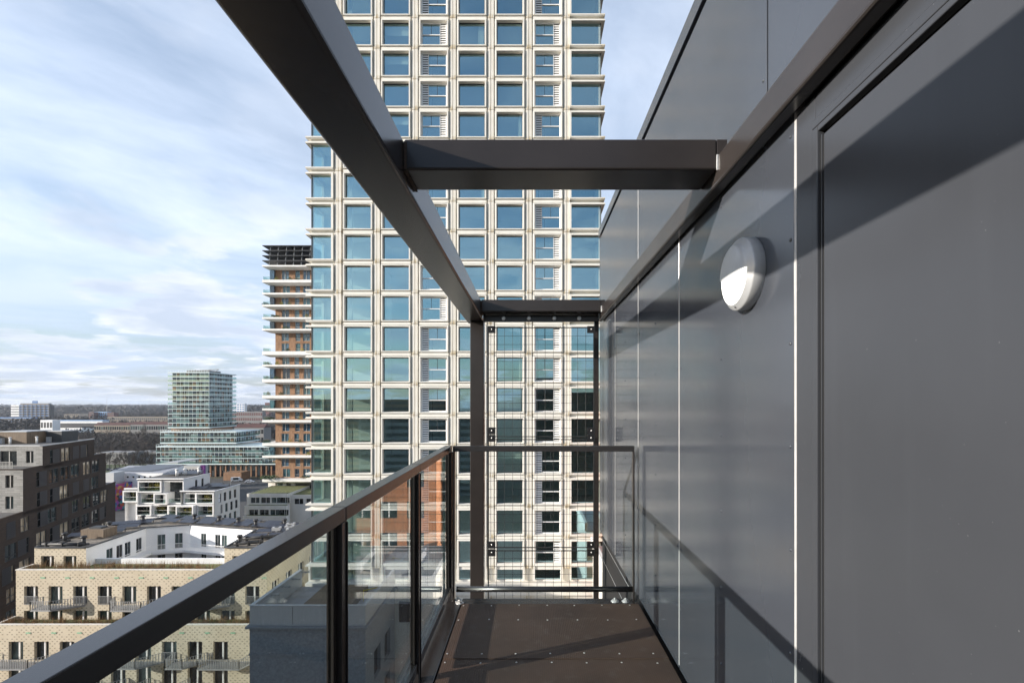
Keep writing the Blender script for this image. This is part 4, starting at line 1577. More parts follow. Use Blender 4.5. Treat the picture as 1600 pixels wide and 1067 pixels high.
for bi, (s0, s1, ztop_, nfl) in enumerate(blocks):
    zbot = blocks[bi + 1][2] - .5 if bi < 2 else 0
    A = S0 + SU * s0
    B = S0 + SU * s1
    op_, wins, panels_ = [], [], []
    nf = int((ztop_ - zbot + .01) // 3.1)
    for fl in range(nf):
        zt = ztop_ - .75 - 3.1 * fl
        c = math.ceil((s0 + 1.6) / 3.3) * 3.3 - .6
        while c < s1 - 1.4:
            kind = r4.choice((0, 1, 1, 1, 2, 2, 3))
            if kind == 3:
                panels_.append((c, zt))
            else:
                w, h_ = sizes[kind]
                sh = r4.uniform(-.35, .35)
                op_.append((c + sh - s0 - w / 2, c + sh - s0 + w / 2, zt - h_, zt))
                wins.append((c + sh, zt - h_ / 2, kind))
                if kind == 2:
                    panels_.append((c + sh + (1.0 if sh < 0 else -1.0), zt))
            c += 3.3
    b = MB()
    b.facade(tuple(A), tuple(SU), tuple(SN), s1 - s0, zbot, ztop_, op_, .12)
    # front (pale), back and far left
    FL = Vector((-1, 0)) * 34
    b.mi = 1
    C = A + FL
    opf = []
    if bi < 2:
        base_ = 34
        opf = [(34 - 2.6, 34 - 1.4, ztop_ - 2.6, ztop_ - .75), (34 - 6.6, 34 - 4.0, ztop_ - 3.0, ztop_ - .75), (34 - 12, 34 - 9.4, ztop_ - 3.0, ztop_ - .75)]
        if bi == 1:
            opf += [(a, c, q - 3.1, w - 3.1) for a, c, q, w in opf]
    b.facade((C.x, C.y), (1, 0), (0, -1), 34, zbot, ztop_, opf, .25)
    b.mi = 0
    D_ = B + Vector((-34, 0))
    b.quad((B.x, B.y, zbot), (D_.x, D_.y, zbot), (D_.x, D_.y, ztop_), (B.x, B.y, ztop_))
    b.mi = 2
    b.quad((A.x, A.y, ztop_ - .02), (B.x, B.y, ztop_ - .02), (D_.x, D_.y, ztop_ - .02), (C.x, C.y, ztop_ - .02))
    part("wall", b, ['darkbrick', 'greybrick' if bi < 2 else 'darkbrick', 'membrane'], dk)
    b = MB()
    mid = (A + B) / 2
    b.obox(tuple(mid - SN * .1), tuple(SU), tuple(SN), (s1 - s0) / 2 + .05, .16, ztop_ + .002, ztop_ + .16)
    b.box(C.x, A.x - .35, A.y - .06, A.y + .2, ztop_ + .002, ztop_ + .16)
    part("coping", b, 'lightmetal' if bi < 1 else 'darkbrick', dk)
    for c, zc, kind in wins:
        p_ = S0 + SU * c - SN * .06
        put_window(dk, wd[kind], (p_.x, p_.y, zc), ang)
    for u0, u1, a, c in opf:
        key = (round(u1 - u0, 2), round(c - a, 2))
        if key not in wc_cache:
            wc_cache[key] = window_meshes(u1 - u0, c - a, 'frame', 'pane', ((.5, 'v'),), .06, .1, 'palegreyframe', .05)
        put_window(dk, wc_cache[key], (C.x + (u0 + u1) / 2, A.y + .15, (a + c) / 2))
    for c, zt in panels_:
        p_ = S0 + SU * c + SN * .012
        b = MB()
        b.obox(tuple(p_), tuple(SU), tuple(SN), .95 if True else 0, .010, zt - 2.35, zt)
        part("slate_panel", b, 'slatepanel', dk)
for x0, x1, y, z in ((-94, -76.2, 71.0, blocks[1][2]), (-100, -76, 62, blocks[2][2])):
    b = MB()
    bars(b, [(x0, y), (x1, y)], z + .17, z + 1.15, .2, .02)
    part("railing", b, 'palegreyframe', dk)
zt = blocks[0][2]
for (x0, x1, y0, y1, h_, mk, lab) in ((-88, -83.5, 80, 84, 1.9, 'timber', "brown boxy plant room on the dark building's roof"),
                                      (-83.2, -80.6, 83, 86, 1.8, 'frame', "black plant unit on the dark building's roof, right of the brown box"),
                                      (-93, -89, 78, 80.5, 1.5, 'frame', "black plant unit on the dark building's roof, left of the brown box")):
    b = MB()
    b.box(x0, x1, y0, y1, zt, zt + h_)
    b.mi = 1
    b.box(x0 - .1, x1 + .1, y0 - .1, y1 + .1, zt + h_ + .001, zt + h_ + .12)
    b.box(x0 + .4, x0 + 1.0, y0 - .5, y0 - .101, zt, zt + .9)
    tag(part("roof_plant", b, [mk, 'lightmetal']), lab, "plant room")
pm = MB()
pm.smooth = True
pm.tube((0, 0, 0), (0, 0, 1.0), .14, 10)
pm.tube((0, 0, 1.001), (0, 0, 1.15), .24, 10, .12)
pm_me = pm.mesh("flue", 'white')
for x, y in ((-86.5, 78), (-84.6, 78.5), (-82.3, 80.5), (-81.3, 84), (-90.5, 77.5), (-92, 77)):
    tag(inst("roof_flue", pm_me, None, (x, y, zt)), "short white flue pipe on the dark building's roof", "flue", "white flues on the dark roof")


# ------------------------------------------------------------------ leaves and shrubs
def shrub_mesh(name, n, rx, rz_, leaf, mat_, seed):
    q = random.Random(seed)
    m_ = MB()
    for _ in range(n):
        a, e = q.uniform(0, 6.283), q.uniform(-.3, 1.4)
        r_ = q.uniform(.35, 1.0)
        c = Vector((math.cos(a) * math.cos(e) * rx * r_, math.sin(a) * math.cos(e) * rx * r_, (math.sin(e) * r_ + .25) * rz_))
        u = Vector((q.gauss(0, 1), q.gauss(0, 1), q.gauss(0, 1))).normalized()
        w = u.orthogonal().normalized()
        s_ = leaf * q.uniform(.6, 1.4)
        m_.quad(c - u * s_, c + w * s_ * .5, c + u * s_, c - w * s_ * .5)
    return m_.mesh(name, mat_)


sh_me = [shrub_mesh("shrub", 90, .8, .75, .16, 'leaf', 1), shrub_mesh("shrub", 110, 1.2, .6, .17, 'leaf', 2), shrub_mesh("shrub", 90, .7, .9, .15, 'yellowleaf', 3)]
hang_me = shrub_mesh("shrub", 160, 1.0, 1.5, .18, 'yellowleaf', 4)

# ------------------------------------------------------------------ white terraced building
wt = thing("white_terraced_building", (-90, 130, 0), "white apartment building of stacked box terraces with hanging plants, middle distance", "apartment building")
E0 = 121.0
wt_w = window_meshes(1.0, 2.2, 'frame', 'pane', ((.5, 'h'),), .06, .1)
roofs = [(-98.5, -87.0, E0, 131, pz(749, E0)), (-87.0 + .01, -78.6, E0 - 1, 130.5, pz(768, E0 - 1)), (-102.5, -98.51, E0 + 1, 140, pz(764, E0 + 1))]
for i, (x0, x1, y0, y1, zt) in enumerate(roofs):
    b = MB()
    if i == 2:
        b.box(x0, x1, y0 + .8, y0 + 2.59, 0, zt - 3.25)
    b.facade((x0, y0 + 2.6), (1, 0), (0, -1), x1 - x0, 0, zt - .3, [], .1)
    op_ = []
    if i == 1:
        for k in range(4):
            for f_ in range(3):
                u = 1.6 + 2.1 * k + (f_ % 2) * .6
                op_.append((u, u + 1.0, zt - 3.1 - 2.9 * f_, zt - .9 - 2.9 * f_))
    if i == 0:
        op_ = [(4.2 + 2.4 * k, 5.1 + 2.4 * k, zt - 3.0, zt - .8) for k in range(2)]
    b.facade((x1, y0), (0, 1), (1, 0), y1 - y0, 0, zt, op_, .25)
    b.facade((x0, y1), (0, -1), (-1, 0), y1 - y0, 0, zt, [], .1)
    b.quad((x1, y1, 0), (x0, y1, 0), (x0, y1, zt), (x1, y1, zt))
    part("wall", b, 'creamwall' if i == 1 else 'whitewall', wt)
    for u0, u1, a, c in op_:
        put_window(wt, wt_w, (x1 - .15, y0 + (u0 + u1) / 2, (a + c) / 2), R(90))
    b = MB()
    b.quad((x0, y0, zt - .02), (x1, y0, zt - .02), (x1, y1, zt - .02), (x0, y1, zt - .02))
    part("roof", b, 'membrane', wt)
    b = MB()
    b.box(x0 - .15, x1 + .15, y0 - .15, y0 + .3, zt + .002, zt + .28)
    b.box(x1 - .15, x1 + .15, y0 + .301, y1, zt + .002, zt + .20)
    part("parapet", b, 'whitewall', wt)
# terrace boxes: white frame, glass guard, plants behind
cells_ = []
zt = roofs[0][4]
for (x0, x1, zt_, zb_, y0) in ((-98.5, -92.6, zt - .35, zt - 3.25, E0), (-92.4, -87.2, zt - .35, zt - 6.2, E0 + .4),
                               (-98.3, -94.3, zt - 3.4, zt - 6.2, E0 + .5), (-94.3, -91.0, zt - 3.4, zt - 6.2, E0 - .3),
                               (-98.8, -95.0, zt - 6.4, zt - 9.1, E0 - .2), (-94.9, -91.0, zt - 6.4, zt - 9.1, E0 + .3), (-90.9, -87.6, zt - 6.4, zt - 9.1, E0 - .1),
                               (-97.0, -93.6, zt - 9.3, zt - 12, E0 - .5), (-93.5, -90.2, zt - 9.3, zt - 12, E0 + .2), (-90.1, -87.4, zt - 9.3, zt - 12, E0 - .1)):
    cells_.append((x0, x1, zt_, zb_, y0))
z2 = roofs[1][4]
for (x0, x1, zt_, zb_, y0) in ((-86.6, -83.4, z2 - .3, z2 - 3.1, E0 - .6), (-83.3, -78.8, z2 - .3, z2 - 3.1, E0 - 1), (-87.5, -83.2, z2 - 3.3, z2 - 6.1, E0 - 2),
                               (-83.0, -78.8, z2 - 3.3, z2 - 6.1, E0 - 1), (-87, -83, z2 - 6.3, z2 - 9, E0 - 1), (-82.9, -78.8, z2 - 6.3, z2 - 9, E0 - 1.2)):
    cells_.append((x0, x1, zt_, zb_, y0))
z3 = roofs[2][4]
for (x0, x1, zt_, zb_, y0) in ((-102.6, -98.9, z3 - .3, z3 - 3.2, E0 + .4),):
    cells_.append((x0, x1, zt_, zb_, y0))
r5 = random.Random(9)
pl_spots = []
for x0, x1, zt_, zb_, y0 in cells_:
    b = MB()
    t = .30
    yb = y0 + 3.0
    b.box(x0, x1, y0, yb, zt_ - t, zt_)
    b.box(x0, x1, y0, yb, zb_, zb_ + t)
    b.box(x0, x0 + t, y0 + .01, yb, zb_ + t, zt_ - t)
    b.box(x1 - t, x1, y0 + .01, yb, zb_ + t, zt_ - t)
    fr_ = part("terrace_box", b, 'whitewall', wt)
    b = MB()
    b.box(x0 + t, x1 - t, y0 + 2.0, y0 + 2.06, zb_ + t, zt_ - t)
    part("glazing", b, 'deepglass', fr_)
    b = MB()
    n = max(2, int((x1 - x0) / 1.1))
    for i in range(1, n):
        if r5.random() < .7:
            xx = x0 + (x1 - x0) * i / n
            b.box(xx - .06, xx + .06, y0 + 1.9, y0 + 1.99, zb_ + t, zt_ - t)
    b.box(x0 + t, x1 - t, y0 + .12, y0 + .16, zb_ + t + 1.0, zb_ + t + 1.05)
    part("mullion", b, 'white', fr_)
    b = MB()
    b.box(x0 + t + .02, x1 - t - .02, y0 + .13, y0 + .15, zb_ + t, zb_ + t + .99)
    part("glass_guard", b, 'clearglass', fr_)
    if r5.random() < .75:
        pl_spots.append((r5.uniform(x0 + .9, x1 - .9), y0 + 1.2, zb_ + t + .7, r5.choice((0, 1))))
        if r5.random() < .6:
            pl_spots.append((r5.uniform(x0 + .9, x1 - .9), y0 + 1.3, zb_ + t + .8, 1))
pl_spots += [(-96, E0 + 1.2, zt - 2.4, 1), (-94.6, E0 + 1.2, zt - 2.4, 1), (-81.5, E0 + .4, z2 - 2.2, 1), (-81.0, E0 + .3, z2 - 2.0, 1)]
for x, y, z, k in pl_spots:
    o = inst("shrub", hang_me if k else sh_me[0], None, (x, y, z - .5), r5.uniform(0, 6))
    tag(o, "leafy green and yellow plant inside a box terrace of the white building", "shrub", "plants in the white box terraces")
for k, (x, y) in enumerate(((-95, 128), (-92, 132), (-95, 129.5), (-90, 129), (-84.5, 123), (-81, 126), (-84, 128))):
    zz_ = (zt if x < -87 else z2)
    o = inst("solar_panel", sp_me, None, (x, y, zz_ + .4), .1)
    o.scale = (1.2, 1.2, 1.0)
    tag(o, "dark solar panel on the flat roof of the white terraced building", "solar panel", "solar panels on the white building")
for x, y in ((-93, 127), (-91.6, 128), (-89.3, 130)):
    o = inst("roof_flue", pm_me, None, (x, y, zt))
    o.scale = (2.4, 2.4, 1.6)
    tag(o, "fat white flue pipe on the white terraced building's roof", "flue", "white flues on the terraced building")

# ------------------------------------------------------------------ cream podium building below the timber tower
cp = thing("cream_terrace_block", (-75, 145, 0), "cream two storey block with ribbon windows and a grassy roof terrace, before the timber tower", "building")
wr = window_meshes(2.6, 1.6, 'frame', 'pane', ((.5, 'v'),), .06, .1, 'white', .05)
P1 = 138.0
pl = [(px(385.7, P1), px(449, P1), P1, P1 + 14, pz(771, P1), 0, [1.0, 4.0, 7.0, 9.6]), (px(382, P1 - 2), px(447, P1 - 2), P1 - 2, P1 - .01, pz(790, P1 - 2), 0, [1.2, 4.2, 7.2, 9.8]),
      (px(451, P1 + 1.5), px(500, P1 + 1.5), P1 + 1.5, P1 + 13, pz(773, P1 + 1.5), 0, [1.6, 5.0]), (px(379, P1 - 4), px(447, P1 - 4), P1 - 4, P1 - 2.01, pz(806, P1 - 4), 0, [])]
for x0, x1, y0, y1, zt, _, us in pl:
    op_ = [(u, u + 2.6, zt - 2.7, zt - 1.1) for u in us]
    b = MB()
    b.facade((x0, y0), (1, 0), (0, -1), x1 - x0, 0, zt, op_, .5)
    b.quad((x1, y0, 0), (x1, y1, 0), (x1, y1, zt), (x1, y0, zt))
    b.quad((x0, y1, 0), (x0, y0, 0), (x0, y0, zt), (x0, y1, zt))
    b.mi = 1
    b.quad((x0 + .3, y0 + .3, zt - .12), (x1 - .3, y0 + .3, zt - .12), (x1 - .3, y1, zt - .12), (x0 + .3, y1, zt - .12))
    b.mi = 0
    b.quad((x0, y0, zt), (x1, y0, zt), (x1 - .3, y0 + .3, zt), (x0 + .3, y0 + .3, zt))
    b.quad((x0 + .3, y0 + .3, zt), (x1 - .3, y0 + .3, zt), (x1 - .3, y0 + .3, zt - .12), (x0 + .3, y0 + .3, zt - .12))
    part("wall", b, ['creamwall', 'sedum'], cp)
    for u in us:
        put_window(cp, wr, (x0 + u + 1.3, y0 + .4, zt - 1.9))

# ------------------------------------------------------------------ timber and white slab tower
tt = thing("timber_slab_tower", (-72, 162, 0), "brown timber tower with projecting white floor slabs and greenery, left of the cream tower", "tower")
T2 = 150.0
ys = [(415, 418.6), (437.7, 443.3), (458, 462), (476.5, 480.8), (496, 500), (514, 518), (549, 556), (570, 573.7), (592.4, 598.5), (617.6, 623.4),
      (638, 642), (656, 660.7), (691.7, 697.3), (711.5, 715.6), (748, 753.4)]
bx0, bx1 = px(425, T2), -58.0
wt_sizes = {}
r6 = random.Random(21)
shr_t = []
lefts = [418, 418, 418, 424, 418, 427, 424, 418, 424, 420, 425, 428, 420, 428]
op_all, wlist = [], []
for i, ((a0, a1), (c0, c1)) in enumerate(zip(ys, ys[1:])):
    zhi, zlo_ = pz(a1, T2), pz(c0, T2)
    hh = zhi - zlo_
    rows_ = [(zlo_, zhi)] if hh < 5 else [(zlo_, (zlo_ + zhi) / 2 - .15), ((zlo_ + zhi) / 2 + .15, zhi)]
    for za, zb_ in rows_:
        for xc, w in ((px(441.5, T2), 2.3), (px(459.5, T2), 1.5), (px(474, T2), 2.2), (px(492, T2), 2.0), (px(510, T2), 2.0)):
            xc += r6.uniform(-.25, .25)
            op_all.append((xc - w / 2 - bx0, xc + w / 2 - bx0, za + .25, zb_ - .2))
            wlist.append((xc, w, za + .25, zb_ - .2))
b = MB()
b.facade((bx0, T2 + 2), (1, 0), (0, -1), bx1 - bx0, pz(754, T2), pz(416, T2), op_all, .3)
b.quad((bx1, T2 + 2, 0), (bx1, T2 + 24, 0), (bx1, T2 + 24, pz(416, T2)), (bx1, T2 + 2, pz(416, T2)))
b.quad((bx0, T2 + 24, 0), (bx0, T2 + 2, 0), (bx0, T2 + 2, pz(416, T2)), (bx0, T2 + 24, pz(416, T2)))
b.quad((bx1, T2 + 24, 0), (bx0, T2 + 24, 0), (bx0, T2 + 24, pz(416, T2)), (bx1, T2 + 24, pz(416, T2)))
part("wall", b, 'redbrick', tt)
b = MB()
b.box(px(413, T2), bx1 - .3, T2 + 2.2, T2 + 20, 0, pz(752.5, T2))
part("base_wall", b, 'creamwall', tt)
for xa, xb in ((428, 436), (442, 449), (456, 482), (488, 510)):
    b = MB()
    b.box(px(xa, T2), px(xb, T2), T2 + 2.1, T2 + 2.19, pz(771, T2), pz(754.5, T2))
    part("base_window", b, 'pane', tt)
for xc, w, za, zb_ in wlist:
    key = ('t', round(w, 1), round(zb_ - za, 1))
    if key not in wc_cache:
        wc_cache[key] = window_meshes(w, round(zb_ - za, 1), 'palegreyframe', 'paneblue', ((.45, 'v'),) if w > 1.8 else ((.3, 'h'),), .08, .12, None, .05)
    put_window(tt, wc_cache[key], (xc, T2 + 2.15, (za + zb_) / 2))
for i, (a0, a1) in enumerate(ys):
    b = MB()
    zt, zl = pz(a0, T2), pz(a1, T2)
    b.box(px(411, T2), bx1 - .01, T2 - .5, T2 + 1.99, zl + .25, zt)
    b.box(px(411, T2), bx0 - .01, T2 + 2.0, T2 + 23, zl + .25, zt)
    # chamfered underside
    b._add([(px(411, T2), T2 - .5, zl + .249), (bx1 - .01, T2 - .5, zl + .249), (bx1 - .01, T2 + 1.9, zl + .249), (px(411, T2), T2 + 1.9, zl + .249),
            (px(419, T2), T2 + .6, zl - .25), (bx1 - .01, T2 + .6, zl - .25), (bx1 - .01, T2 + 1.9, zl - .25), (px(419, T2), T2 + 1.9, zl - .25)],
           [(0, 3, 2, 1), (4, 5, 6, 7), (0, 1, 5, 4), (1, 2, 6, 5), (2, 3, 7, 6), (3, 0, 4, 7)])
    sl_ = part("floor_slab", b, 'slab', tt)
    if i > 0:
        b = MB()
        b.box(px(412.5, T2), px(424, T2), T2 - .42, T2 - .39, zt + .002, zt + 1.0)
        b.box(px(412.5, T2), px(412.5, T2) + .03, T2 - .38, T2 + 3, zt + .002, zt + 1.0)
        part("glass_guard", b, 'clearglass', sl_)
        for _ in range(r6.choice((1, 2, 3))):
            shr_t.append((px(r6.uniform(413, 488), T2), T2 + .4, zt))
for i, (a0, a1) in enumerate(zip(ys, ys[1:])):
    if i in (0, 1, 2, 4, 7, 9, 12):
        zhi, zl = pz(a0[1], T2), pz(a1[0], T2)
        b = MB()
        b.box(px(418, T2), bx0 - .02, T2 + 1.3, T2 + 5, zl, zhi - .3)
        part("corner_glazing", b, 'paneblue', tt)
for k in range(4):
    b = MB()
    z = pz(385 + 7.8 * k, T2)
    for q in range(6):
        x0 = px(411 + 13 * q, T2)
        b._add([(x0, T2 - .5, z), (x0 + 2.4, T2 - .5, z), (x0 + 3.6, T2 + 9, z - .55), (x0 + .6, T2 + 9, z - .55),
                (x0, T2 - .5, z + .1), (x0 + 2.4, T2 - .5, z + .1), (x0 + 3.6, T2 + 9, z - .45), (x0 + .6, T2 + 9, z - .45)],
               [(0, 1, 2, 3), (7, 6, 5, 4), (0, 4, 5, 1), (1, 5, 6, 2), (2, 6, 7, 3), (3, 7, 4, 0)])
    b.box(px(411, T2), -58, T2 - .56, T2 - .501, z - .02, z + .17)
    part("roof_slat", b, 'frame', tt)
b = MB()
for q in range(6):
    for yy in (T2 + .2, T2 + 5, T2 + 10):
        x0 = px(420 + 12.5 * q, T2)
        b.tube((x0, yy, pz(416, T2)), (x0 + .5, yy, pz(385, T2)), .12, 5)
b.box(px(455, T2), px(470, T2), T2 + 5, T2 + 9, pz(415, T2), pz(400, T2))
part("roof_frame", b, 'galv', tt)
for i, (x, y, z) in enumerate(shr_t):
    o = inst("shrub", sh_me[i % 3], None, (x, y, z + .1), i * 1.3)
    tag(o, "small shrub growing over a white slab edge of the timber tower", "shrub", "shrubs on the timber tower slabs")
for i in range(3):
    o = inst("shrub", sh_me[1], None, (px(414 + 7 * i, T2), T2 - .1, pz(748, T2)), i)
    o.scale = (1.6, 1.4, 1.5)
    tag(o, "big dark green bush on the lowest white slab of the timber tower", "shrub", "bushes on the lowest slab")

# ------------------------------------------------------------------ pale mint glass tower in the distance
mt = thing("mint_glass_tower", (-195, 290, 0), "pale mint banded glass tower with a wide stepped base, in the distance", "tower")


def mint_block(x0, x1, y0, y1, z0, z1, n, inset=1.6):
    b = MB()
    b.box(x0 + inset, x1 - inset, y0 + inset, y1 - inset, z0, z1)
    part("wall", b, 'mintcells', mt)
    fh = (z1 - z0) / n
    for i in range(n + 1):
        z = z0 + fh * i
        b = MB()
        t = .55 if i in (0, n) else .30
        b.box(x0, x1, y0, y1, z - t / 2, z + t / 2)
        if i < n:
            q = x0 + .2
            while q < x1 - .2:
                b.box(q - .07, q + .07, y0 + .16, y0 + .30, z + t / 2 - .01, z + fh - .16)
                q += 2.35
            q = y0 + .4
            while q < y1 - .2:
                b.box(x1 - .32, x1 - .18, q - .07, q + .07, z + t / 2 - .01, z + fh - .16)
                q += 2.35
        s_ = part("floor_slab", b, 'mintslab', mt)
        if i == n:
            b = MB()
            for q in range(int((x1 - x0) / 1.5)):
                b.box(x0 + q * 1.5, x0 + q * 1.5 + .12, y0 + .2, y0 + .3, z + .28, z + 1.3)
            b.box(x0, x1, y0 + .2, y0 + .3, z + 1.301, z + 1.42)
            part("roof_rail", b, 'mintslab', s_)
            continue
        b = MB()
        b.box(x0 + .05, x1 - .05, y0 + .1, y0 + .14, z + t / 2, z + fh * .45)
        b.box(x1 - .14, x1 - .1, y0 + .2, y1 - .1, z + t / 2, z + fh * .45)
        part("glass_screen", b, 'mintglass', s_)


mint_block(px(262, 280), px(327, 280), 280, 306, pz(668, 280), pz(582, 280), 12)
mint_block(px(250, 277), px(369, 277), 277, 301, pz(692, 277), pz(675, 277), 2)
mint_block(px(243.5, 274), -128, 274, 300, pz(725, 274), pz(698, 274), 3)
b = MB()
b.box(px(256, 278), px(345, 278), 281, 299, pz(692.01, 277) - .3, pz(692, 277) - 2.0)
b.box(px(265, 282), px(335, 282), 283, 299, pz(668, 280) - .3, pz(675, 277) + .3)
part("recess_wall", b, 'bronzefin', mt)
b = MB()
b.box(px(252, 278), -131, 279, 298, 0, pz(725, 274) - .3)
part("base_wall", b, 'mintcells', mt)
for q in range(26):
    b = MB()
    x = px(257, 276) + q * 2.9
    if x > -131:
        break
    b.box(x, x + .75, 275.5, 276.3, 0, pz(725, 274) - .29)
    part("base_column", b, 'bronzefin', mt)
b = MB()
for q in range(4):
    b.tube((-200 + q * 4.5, 284, pz(582, 280) + .2), (-197 + q * 4.5, 284, pz(577, 280)), .14, 5)
b.tube((-200, 284, pz(578.5, 280)), (-183.5, 284, pz(576.5, 280)), .2, 5)
b.box(-203, -190, 285, 296, pz(582, 280) + .2, pz(582, 280) + 1.6)
part("roof_mast", b, 'greywall', mt)

# ------------------------------------------------------------------ low market hall, mural house, ramp and street things
mh = thing("market_hall", (-165, 215, 0), "long low white hall with a pale panel roof and a row of small dark openings", "hall")
H0 = 196.0
hx0, hx1, hz0 = px(166, H0), px(255, H0), pz(739, H0)
b = MB()
opm = [(1.2 + 2.3 * k, 2.2 + 2.3 * k, hz0 - 2.0, hz0 - 1.2) for k in range(10)]
b.facade((hx0, H0), (1, 0), (0, -1), hx1 - hx0, 0, hz0, opm, .4)
b.quad((hx1, H0, 0), (-158, 220, 0), (-158, 220, hz0), (hx1, H0, hz0))
b.quad((-183, 220, 0), (hx0, H0, 0), (hx0, H0, hz0), (-183, 220, hz0))
b.mi = 1
b.box(hx0 + .2, hx1 - .2, H0 + .41, H0 + .5, hz0 - 2.4, hz0 - .8)
b.mi = 0
part("wall", b, ['whitewall', 'gasket'], mh)
b = MB()
b._add([(hx0, H0, hz0 + .02), (hx1, H0, hz0 + .02), (-158, 220, hz0 + .02), (-183, 220, hz0 + .02)], [(0, 1, 2, 3)])
part("roof", b, 'palemembrane', mh)
b = MB()
for r_ in range(6):
    y = H0 + 4 + r_ * 3.2
    b._add([(-174 + r_ * .2, y, hz0 + .25), (-157, y, hz0 + .25), (-157, y + 2.2, hz0 + .7), (-174 + r_ * .2, y + 2.2, hz0 + .7)], [(0, 1, 2, 3)])
part("solar_row", b, 'pvframe', mh)
b = MB()
b.box(px(183, H0), px(207, H0), H0 - 9, H0 - .05, 0, pz(752, H0))
o = part("mural_house", b, 'mural')
tag(o, "small house with a bright multicoloured mural, left of the white terraced building", "house")
b = MB()
b.box(px(164, 190), px(178, 190), 190, 195, pz(752, 190), pz(738.5, 190))
b.box(px(163, 190), px(179, 190), 189.5, 194.9, 0, pz(752, 190) - .01)
o = part("blue_shed", b, 'lightmetal')
tag(o, "pale blue grey boxy shed at the left end of the white hall", "shed")
b = MB()
x0, x1 = px(250, 222), px(278, 222)
b.prism([(x0 + 3, 222), (x1, 222), (x1, 236), (x0 + 3, 236)], hz0 + .8, pz(722, 222))
b._add([(x0, 222.01, hz0 + .8), (x0 + 3, 222.01, hz0 + .8), (x0 + 3, 222.01, pz(722, 222)), (x0, 235.9, hz0 + .8), (x0 + 3, 235.9, hz0 + .8), (x0 + 3, 235.9, pz(722, 222))],
       [(0, 1, 2), (5, 4, 3), (0, 2, 5, 3)])
o = part("roof_plant", b, 'lightmetal')
tag(o, "large grey ventilation house with a sloping end on the hall roof", "plant room")
b = MB()
b.box(px(283, 235), px(312, 235), 235, 241, 0, pz(728, 235))
b.mi = 1
for k in range(5):
    x = px(286, 235) + k * 1.5
    b.box(x, x + .8, 234.9, 234.99, pz(740, 235), pz(733, 235))
b.mi = 2
b.box(px(312, 235) + .01, px(317, 235), 235.5, 237, 0, pz(727, 235))
o = part("shop_building", b, ['lightmetal', 'gasket', 'magenta'])
tag(o, "low grey building with a purple end panel, before the mint tower base", "building")
b = MB()
b.box(px(349, 262), px(377, 262), 262, 270, 0, pz(738, 262))
o = part("timber_pavilion", b, 'bronzefin')
tag(o, "long low brown timber pavilion at the foot of the mint tower", "pavilion")


# small vehicles
def car(mat_, L, W_, H_, van):
    body = MB()
    if van:
        prof = [(-L / 2, .35), (L / 2, .35), (L / 2, .95), (L / 2 - .7, 1.15), (L / 2 - 1.3, H_), (-L / 2, H_)]
    else:
        prof = [(-L / 2, .35), (L / 2, .35), (L / 2, .75), (L / 2 - 1.0, .9), (L / 2 - 1.7, H_), (-L / 2 + .8, H_), (-L / 2 + .1, .95)]
    n = len(prof)
    vs = [(x, -W_ / 2, z) for x, z in prof] + [(x, W_ / 2, z) for x, z in prof]
    body._add(vs, [tuple(range(n)), tuple(reversed(range(n, 2 * n)))] + [(i, i + n, (i + 1) % n + n, (i + 1) % n) for i in range(n)])
    wh = MB()
    wh.smooth = True
    wh.tube((0, -.1, 0), (0, .1, 0), .33, 14)
    gl2 = MB()
    gl2.box(-L / 2 + 1.1, L / 2 - 1.75, -W_ / 2 - .01, W_ / 2 + .01, .98, H_ - .12)
    return body.mesh("car_body", mat_), wh.mesh("wheel", 'tyre'), gl2.mesh("side_window", 'pane'), L, W_


kinds = {'van': car('carwhite', 5.4, 2.0, 2.3, True), 'white': car('carwhite', 4.4, 1.8, 1.48, False), 'dark': car('cardark', 4.4, 1.8, 1.48, False)}


def put_car(kind, x, y, rz, label, group=None):
    bm_, wm, gm, L, W_ = kinds[kind]
    root = thing("van" if kind == 'van' else "car", (x, y, 0.015), label, "van" if kind == 'van' else "car", group, rz)
    sub("car_body", bm_, root)
    sub("side_window", gm, root)
    for sx in (-1, 1):
        for sy in (-1, 1):
            sub("wheel", wm, root, (sx * L * .31, sy * (W_ / 2 - .08), .33))


put_car('van', px(370, 259), 259, .35, "white delivery van parked by the brown timber pavilion")
put_car('white', px(390, 255), 255, .3, "white car on the paving right of the delivery van")
for i, x in enumerate((170, 178, 188, 200, 212)):
    put_car('dark', px(x, 300), 300 + (i % 2) * 3, .1 + .2 * (i % 3), "dark parked car under the bare trees behind the white hall", "dark cars under the bare trees")
lp = MB()
lp.tube((0, 0, 0), (0, 0, 9), .09, 6, .06)
lp.tube((0, 0, 9), (.9, 0, 9.2), .05, 5)
lp.box(.7, 1.3, -.12, .12, 9.18, 9.28)
lp_me = lp.mesh("street_lamp", 'galv')
for x, y in ((176.5, 262), (206, 250), (240, 262), (360.5, 205), (172, 240)):
    tag(inst("street_lamp", lp_me, None, (px(x, y), y, 0)), "slim grey street lamp near the white hall and mint tower", "street lamp", "street lamps by the hall")

# ------------------------------------------------------------------ far buildings
fw_ = {}


